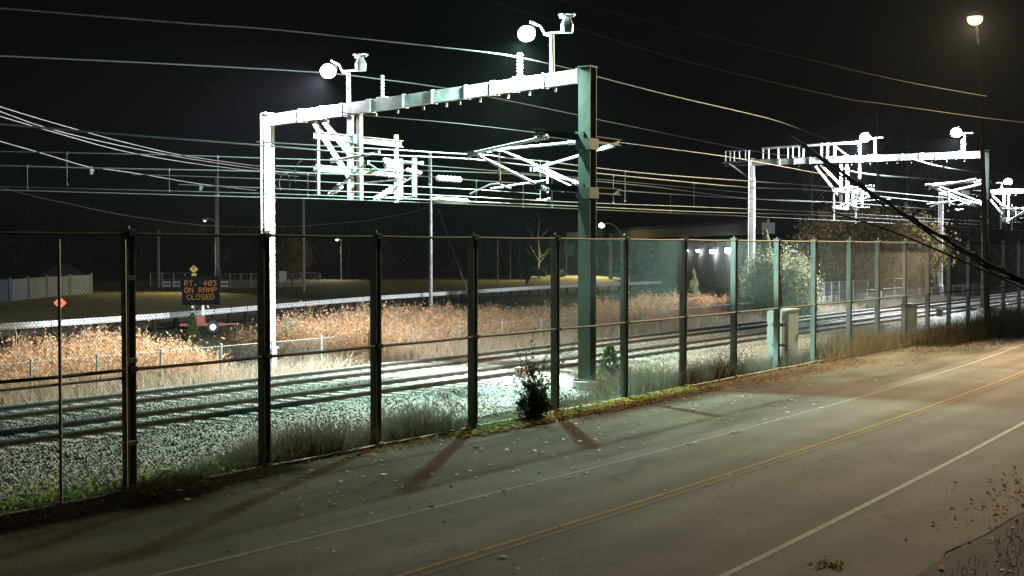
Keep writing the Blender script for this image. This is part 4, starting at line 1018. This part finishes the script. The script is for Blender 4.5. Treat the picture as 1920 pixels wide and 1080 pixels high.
for (px, D, pyt, rr_, lb, lm_) in ((548, 150, 448, 2.3, 'orange brown tree behind the white notice sign', 'oak'), (1012, 175, 505, .9, 'small round tree by the lit grass bank', 'darkleaf'), (1050, 178, 508, .8, 'small round tree left of the dark column', 'darkleaf')):
    g1 = gat(px, D, -.3); zt = H - (pyt - YH) * D / F
    tree('deciduous_tree', lb, g1, zt - .3, 'bark', lm_, crown_points(2500, (g1.x, g1.y, zt * .68), rr_, rr_, zt * .33, 18, .3), .3, .7, .12, 12, 1.8)
# dark round bush in front of the guardrail
g1 = gat(361, 66, -.3); tree('evergreen_bush', 'small dark evergreen bush beside the message board trailer', g1, 1.1, 'bark', 'evergreen', cone_points(1800, (g1.x, g1.y, g1.z), .42, 1.25, .5), .1, .4, .03, 8, .4, cat='bush')
g1 = gat(541, 56, -.45); tree('evergreen_bush', 'pale green bush right of the white left column', g1, 1.3, 'bark', 'bush', crown_points(2200, (g1.x, g1.y, .45), .75, .6, .6, 14), .11, .4, .03, 10, .8, cat='bush')
# far wood
pts = []
for px in np.linspace(-80, 1330, 120):
    D = 215 + 20 * math.sin(px * .01); g1 = at_d(px, 600, D); hh = 6.5 + 2.2 * math.sin(px * .017) + 1.5 * math.sin(px * .06) + (1.5 if px < 300 else 0)
    pts.append(crown_points(420, (g1.x, g1.y, hh * .5), 3.2, 3.2, hh * .5, 12, .3))
for px in np.linspace(1500, 2050, 50):
    D = 185; g1 = at_d(px, 600, D); hh = 8 + 2.0 * math.sin(px * .02); pts.append(crown_points(500, (g1.x, g1.y, hh * .5), 3.0, 3.0, hh * .5, 12, .3))
V, Fq = leaves(np.concatenate(pts), .7, .7); o = npmesh('distant_wood', V, Fq, 'darkleaf'); o['kind'] = 'stuff'; o['label'] = 'dark distant wood along the horizon'; o['category'] = 'wood'

# tan brush beyond the tracks
def brush(name, label, topline, x0, x1, n, seedh):
    """topline: pixel silhouette of the brush, read in the plane of its middle"""
    xm = (x0 + x1) / 2; tl = [at_x(px, py, xm) for px, py in topline]; yy = np.array([p.y for p in tl]); zz_ = np.array([p.z for p in tl])
    Yb = RNG.uniform(yy.min(), yy.max(), n); Xb = RNG.uniform(x0, x1, n); zb = gza(Xb)
    wav = .78 + .22 * np.sin(Yb * 2.1 + Xb * 1.3) * np.sin(Yb * .9 - Xb * 2.0)
    edge = np.clip((Xb - x0) / (x1 - x0), 0, 1); Hh = (np.interp(Yb, yy, zz_) - zb) * wav * (1.06 - .25 * edge)
    B = np.stack([Xb, Yb, zb], 1)
    # arching stems
    a = RNG.uniform(0, 2 * np.pi, n); dr = np.stack([np.cos(a), np.sin(a), np.zeros(n)], 1); L = RNG.uniform(.15, .7, n)[:, None]
    h = (Hh * RNG.uniform(.55, 1.05, n))[:, None]; up = np.array([0, 0, 1.0])
    pts_ = [B, B + up * h * .5 + dr * L * .15, B + up * h * .88 + dr * L * .5, B + up * h + dr * L * 1.1]
    sd = np.stack([-np.sin(a + .8), np.cos(a + .8), np.zeros(n)], 1) * .009
    Vs = []
    for k, p in enumerate(pts_): Vs += [p - sd * (1 - .22 * k), p + sd * (1 - .22 * k)]
    Vst = np.stack(Vs, 1).reshape(-1, 3); i = np.arange(n)[:, None] * 8
    Fst = np.concatenate([i + np.array([[2 * k, 2 * k + 1, 2 * k + 3, 2 * k + 2]]) for k in range(3)], 0)
    o1 = npmesh(name, Vst, Fst, 'knotstem')
    o1['kind'] = 'stuff'; o1['label'] = label; o1['category'] = 'brush'
    m = 8; k = RNG.integers(0, n, n * m); t = RNG.uniform(.25, 1, n * m)[:, None] ** .8
    Pl = B[k] + up * h[k] * t + dr[k] * L[k] * t * t + RNG.normal(size=(n * m, 3)) * .10
    Vl, Fl = leaves(Pl, .105, .42, (0, 0, -.2), .7); o2 = npmesh('brush_leaves', Vl, Fl, 'knotweed'); o2.parent = o1; o2['kind'] = 'stuff'
brush('dry_brush', 'large thicket of tan dead brush beyond the tracks right of the white column',
      [(535, 640), (556, 610), (585, 592), (640, 580), (700, 570), (760, 566), (830, 562), (900, 566), (960, 568), (1040, 573), (1110, 568), (1180, 560), (1280, 548), (1340, 545), (1400, 552), (1440, 560)], -41, -33.6, 24000, 1)
brush('dry_brush', 'thicket of tan dead brush beyond the tracks at the left', [(-140, 680), (-40, 672), (20, 655), (70, 640), (110, 622), (180, 612), (260, 606), (310, 612), (335, 630), (345, 655)], -38.5, -33.4, 6500, 2)
# rough weeds along the low fence
n = 16000; Xb = RNG.uniform(-33.8, -30.6, n); Yb = RNG.uniform(14, 110, n)
V, Fq = blades(np.stack([Xb, Yb, gza(Xb)], 1), 1.0, .8, .02); o = npmesh('dry_weeds', V, Fq, 'knotstem'); o['kind'] = 'stuff'; o['label'] = 'pale dry weeds along the low fence'; o['category'] = 'weeds'

# weeds along the tall fence: clumps traced by pixel position of their foot
def clump(pxa, pxb, n, h, m, x0=-19.6, x1=-18.0, w=.012, lean=.5, acc=None):
    ya, yb = at_x(pxa, 800, -18.1).y, at_x(pxb, 800, -18.1).y
    Yb = RNG.uniform(ya, yb, n); Xb = RNG.uniform(x0, x1, n); B = np.stack([Xb, Yb, gza(Xb)], 1)
    k = .5 + .5 * np.sin((Yb - ya) / (yb - ya) * np.pi)
    V, Fq = blades(B, 1.0, lean, w); V = V.reshape(n, 6, 3); V[:, :, 2] = B[:, None, 2] + (V[:, :, 2] - B[:, None, 2]) * h * k[:, None]
    return V.reshape(-1, 3), Fq
G = [clump(440, 520, 900, .55, 0, -19.8), clump(520, 700, 3600, .85, 0, -20), clump(730, 880, 2600, .9, 0, -19.8), clump(560, 900, 2500, .4, 0, -20.3), clump(1040, 1160, 1200, .5, 0), clump(1170, 1290, 3000, 1.0, 0),
     clump(1290, 1430, 2600, .9, 0), clump(1430, 1530, 1600, .7, 0), clump(1530, 1700, 4200, 1.2, 0, -19.6, -17.6), clump(1700, 1800, 2500, 1.0, 0, -19.6, -17.2), clump(250, 480, 1200, .25, 0, -18.9, -17.9)]
V, Fq = join(G); o = npmesh('dry_grass', V, Fq, 'drygrass'); o['kind'] = 'stuff'; o['label'] = 'dry grass growing along the foot of the tall fence'; o['category'] = 'grass'
G = [clump(1690, 1780, 2500, .9, 0, -18.3, -16.0), clump(1780, 1900, 6000, 1.5, 0, -18.6, -15.2), clump(1880, 2050, 3500, 1.3, 0, -18.6, -14.9), clump(205, 330, 2600, .34, 0, -17.95, -17.1, .02, 1.2), clump(-60, 210, 2200, .2, 0, -18.0, -17.2, .02, 1.2), clump(330, 520, 900, .15, 0, -17.95, -17.4, .02, 1.2), clump(1640, 1900, 2500, .3, 0, -17.8, -14.6)]
V, Fq = join(G); o = npmesh('dark_weeds', V, Fq, 'darkweed'); o['kind'] = 'stuff'; o['label'] = 'dark tangled weeds in front of the tall fence'; o['category'] = 'weeds'
# green plants behind the gate
n = 5200; Yb = RNG.uniform(8, 18, n); Xb = RNG.uniform(-21.6, -18.0, n); w_ = RNG.uniform(0, 1, n) < np.clip((Xb + 21.6) / 3.0, .08, 1); Xb, Yb = Xb[w_], Yb[w_]
Pp = np.stack([Xb, Yb, gza(Xb) + RNG.uniform(.05, .28, len(Xb))], 1); V, Fq = leaves(Pp, .085, .7)
o = npmesh('ground_cover', V, Fq, 'yellowleaf'); o['kind'] = 'stuff'; o['label'] = 'low leafy green plants on the ballast edge behind the gate'; o['category'] = 'ground cover'
n = 2600; Yb = RNG.uniform(9, 26, n); Xb = -4.9 + 2.4 * RNG.uniform(0, 1, n)
V, Fq = blades(np.stack([Xb, Yb, gza(Xb)], 1), .12, 1.4, .012); o = npmesh('verge_grass', V, Fq, 'darkweed'); o['kind'] = 'stuff'; o['label'] = 'short dark grass on the near right verge'; o['category'] = 'grass'
# bushes at the fence
g1 = at_x(1000, 812, -17.75); g1.z = 0
gc = np.array(g1)
tw_ = RNG.normal(size=(26, 3)) * np.array([.42, .42, .35]) + np.array([0, 0, .95]); tw_[:, 2] = np.abs(tw_[:, 2]) + .2
sprig = np.concatenate([gc + tw_[k] * np.linspace(.25, 1.25, 46)[:, None] + RNG.normal(size=(46, 3)) * .035 for k in range(26)])
t = tree('shrub', 'dark ragged shrub growing at the foot of the tall fence', g1, 1.35, 'bark', 'darkleaf', np.concatenate([crown_points(3800, (g1.x, g1.y, .42), .42, .42, .34, 16, .42), sprig, crown_points(500, (g1.x, g1.y, 1.0), .25, .25, .35, 9, .4)]), .085, .35, .03, 26, .62, cat='bush')
g1 = at_x(1143, 725, -20.0); g1.z = gz(-20.0)
tree('conifer_bush', 'green young pine behind the fence beside the dark column', g1, 1.5, 'bark', 'evergreen', np.concatenate([cone_points(2600, tuple(g1), .55, 1.5, .5), crown_points(600, (g1.x + .3, g1.y, .3), .35, .35, .3, 8)]), .12, .22, .04, 16, .6, cat='bush')
# fallen leaves
def litter(n, pxr, xr, size, m, name, label, zoff=.02, power=1.0):
    ya, yb = at_x(pxr[0], 800, -18.1).y, at_x(pxr[1], 800, -18.1).y
    Yb = RNG.uniform(ya, yb, n); Xb = xr[0] + (xr[1] - xr[0]) * RNG.uniform(0, 1, n) ** power
    Pp = np.stack([Xb, Yb, gza(Xb) + zoff + RNG.uniform(0, .03, n)], 1); V, Fq = leaves(Pp, size, .75, None, .75)
    V = V.reshape(n, 4, 3); c = V.mean(1, keepdims=True); V[:, :, 2] = c[:, :, 2] + (V[:, :, 2] - c[:, :, 2]) * .35
    return V.reshape(-1, 3), Fq
V, Fq = join([litter(3200, (840, 1060), (-18.3, -17.1), .085, 0, 0, 0, .04), litter(3800, (1060, 1300), (-18.4, -16.9), .095, 0, 0, 0, .05), litter(2800, (1300, 1560), (-18.5, -16.0), .085, 0, 0, 0, .05, 1.6),
              litter(700, (640, 860), (-18.2, -17.5), .07, 0, 0, 0), litter(500, (210, 340), (-17.9, -17.0), .07, 0, 0, 0, .15), litter(900, (1500, 1800), (-18.2, -14.5), .08, 0, 0, 0)])
o2_ = join([litter(1500, (820, 1060), (-18.3, -17.2), .085, 0, 0, 0, .06), litter(1300, (1060, 1290), (-18.3, -17.2), .085, 0, 0, 0, .07), litter(260, (560, 860), (-18.1, -17.3), .075, 0, 0, 0, .03)])
o2 = npmesh('yellow_leaf_litter', o2_[0], o2_[1], 'yellowleaf'); o2['kind'] = 'stuff'; o2['label'] = 'yellow green leaves mixed into the litter by the shrub'; o2['category'] = 'leaves'
o = npmesh('leaf_litter', V, Fq, 'leaf'); o['kind'] = 'stuff'; o['label'] = 'orange brown leaf litter drifted along the fence foot'; o['category'] = 'leaves'
V, Fq = join([litter(520, (250, 1250), (-17.6, -12.6), .09, 0, 0, 0, .02, 1.2), litter(60, (0, 800), (-13.5, -8), .08, 0, 0, 0, .03), litter(30, (900, 1800), (-12.6, -5.2), .07, 0, 0, 0, .03),
              litter(900, (-200, 1500), (-5.0, -3.0), .07, 0, 0, 0, .02), litter(160, (900, 1500), (-17, -13.6), .06, 0, 0, 0)])
o = npmesh('fallen_leaves', V, Fq, 'paleleaf'); o['kind'] = 'stuff'; o['label'] = 'pale fallen leaves scattered over shoulder and road'; o['category'] = 'leaves'

# faint halo haze added to give the lamps halos
hz = MB().box((0, 0, 19), (1700, 3400, 43)).build('haze', 'white', None, kind='stuff')
m = bpy.data.materials.new('halo haze'); m.use_nodes = True; nt = m.node_tree; nt.nodes.remove(nt.nodes['Principled BSDF'])
pvn = N(nt, 'ShaderNodeVolumePrincipled'); pvn.inputs['Color'].default_value = (.85, .92, 1, 1); pvn.inputs['Density'].default_value = .00006
nt.links.new(pvn.outputs[0], nt.nodes['Material Output'].inputs['Volume'])
hz.data.materials.clear(); hz.data.materials.append(m)
c = at_z(1895, 915, .0); V, Fq = leaves(np.stack([c.x + .5 + RNG.normal(size=420) * .45, c.y + RNG.normal(size=420) * 2.2, .02 + RNG.uniform(0, .05, 420)], 1), .06, .7, None, .8)
o = npmesh('leaf_heap', V, Fq, 'leaf'); o['kind'] = 'stuff'; o['label'] = 'brown leaves drifted on the near right verge'; o['category'] = 'leaves'
c = at_z(1560, 1062, .0); V, Fq = leaves(np.stack([c.x + RNG.normal(size=60) * .10, c.y + RNG.normal(size=60) * .10, .02 + RNG.uniform(0, .03, 60)], 1), .06, .7)
o = npmesh('leaf_heap', V, Fq, 'leaf'); o['kind'] = 'stuff'; o['label'] = 'tiny clump of leaves on the road by the near white line'; o['category'] = 'leaves'
# ------------------------------------------------------------------ night sky and settings
W = bpy.data.worlds.new('World'); S.world = W; W.use_nodes = True; bg = W.node_tree.nodes['Background']
bg.inputs[0].default_value = (.42, .62, .78, 1); bg.inputs[1].default_value = .0022
S.cycles.use_denoising = True
S.cycles.max_bounces = 4; S.cycles.diffuse_bounces = 2; S.cycles.transparent_max_bounces = 4
S.cycles.sample_clamp_indirect = 4; S.cycles.caustics_reflective = False; S.cycles.caustics_refractive = False
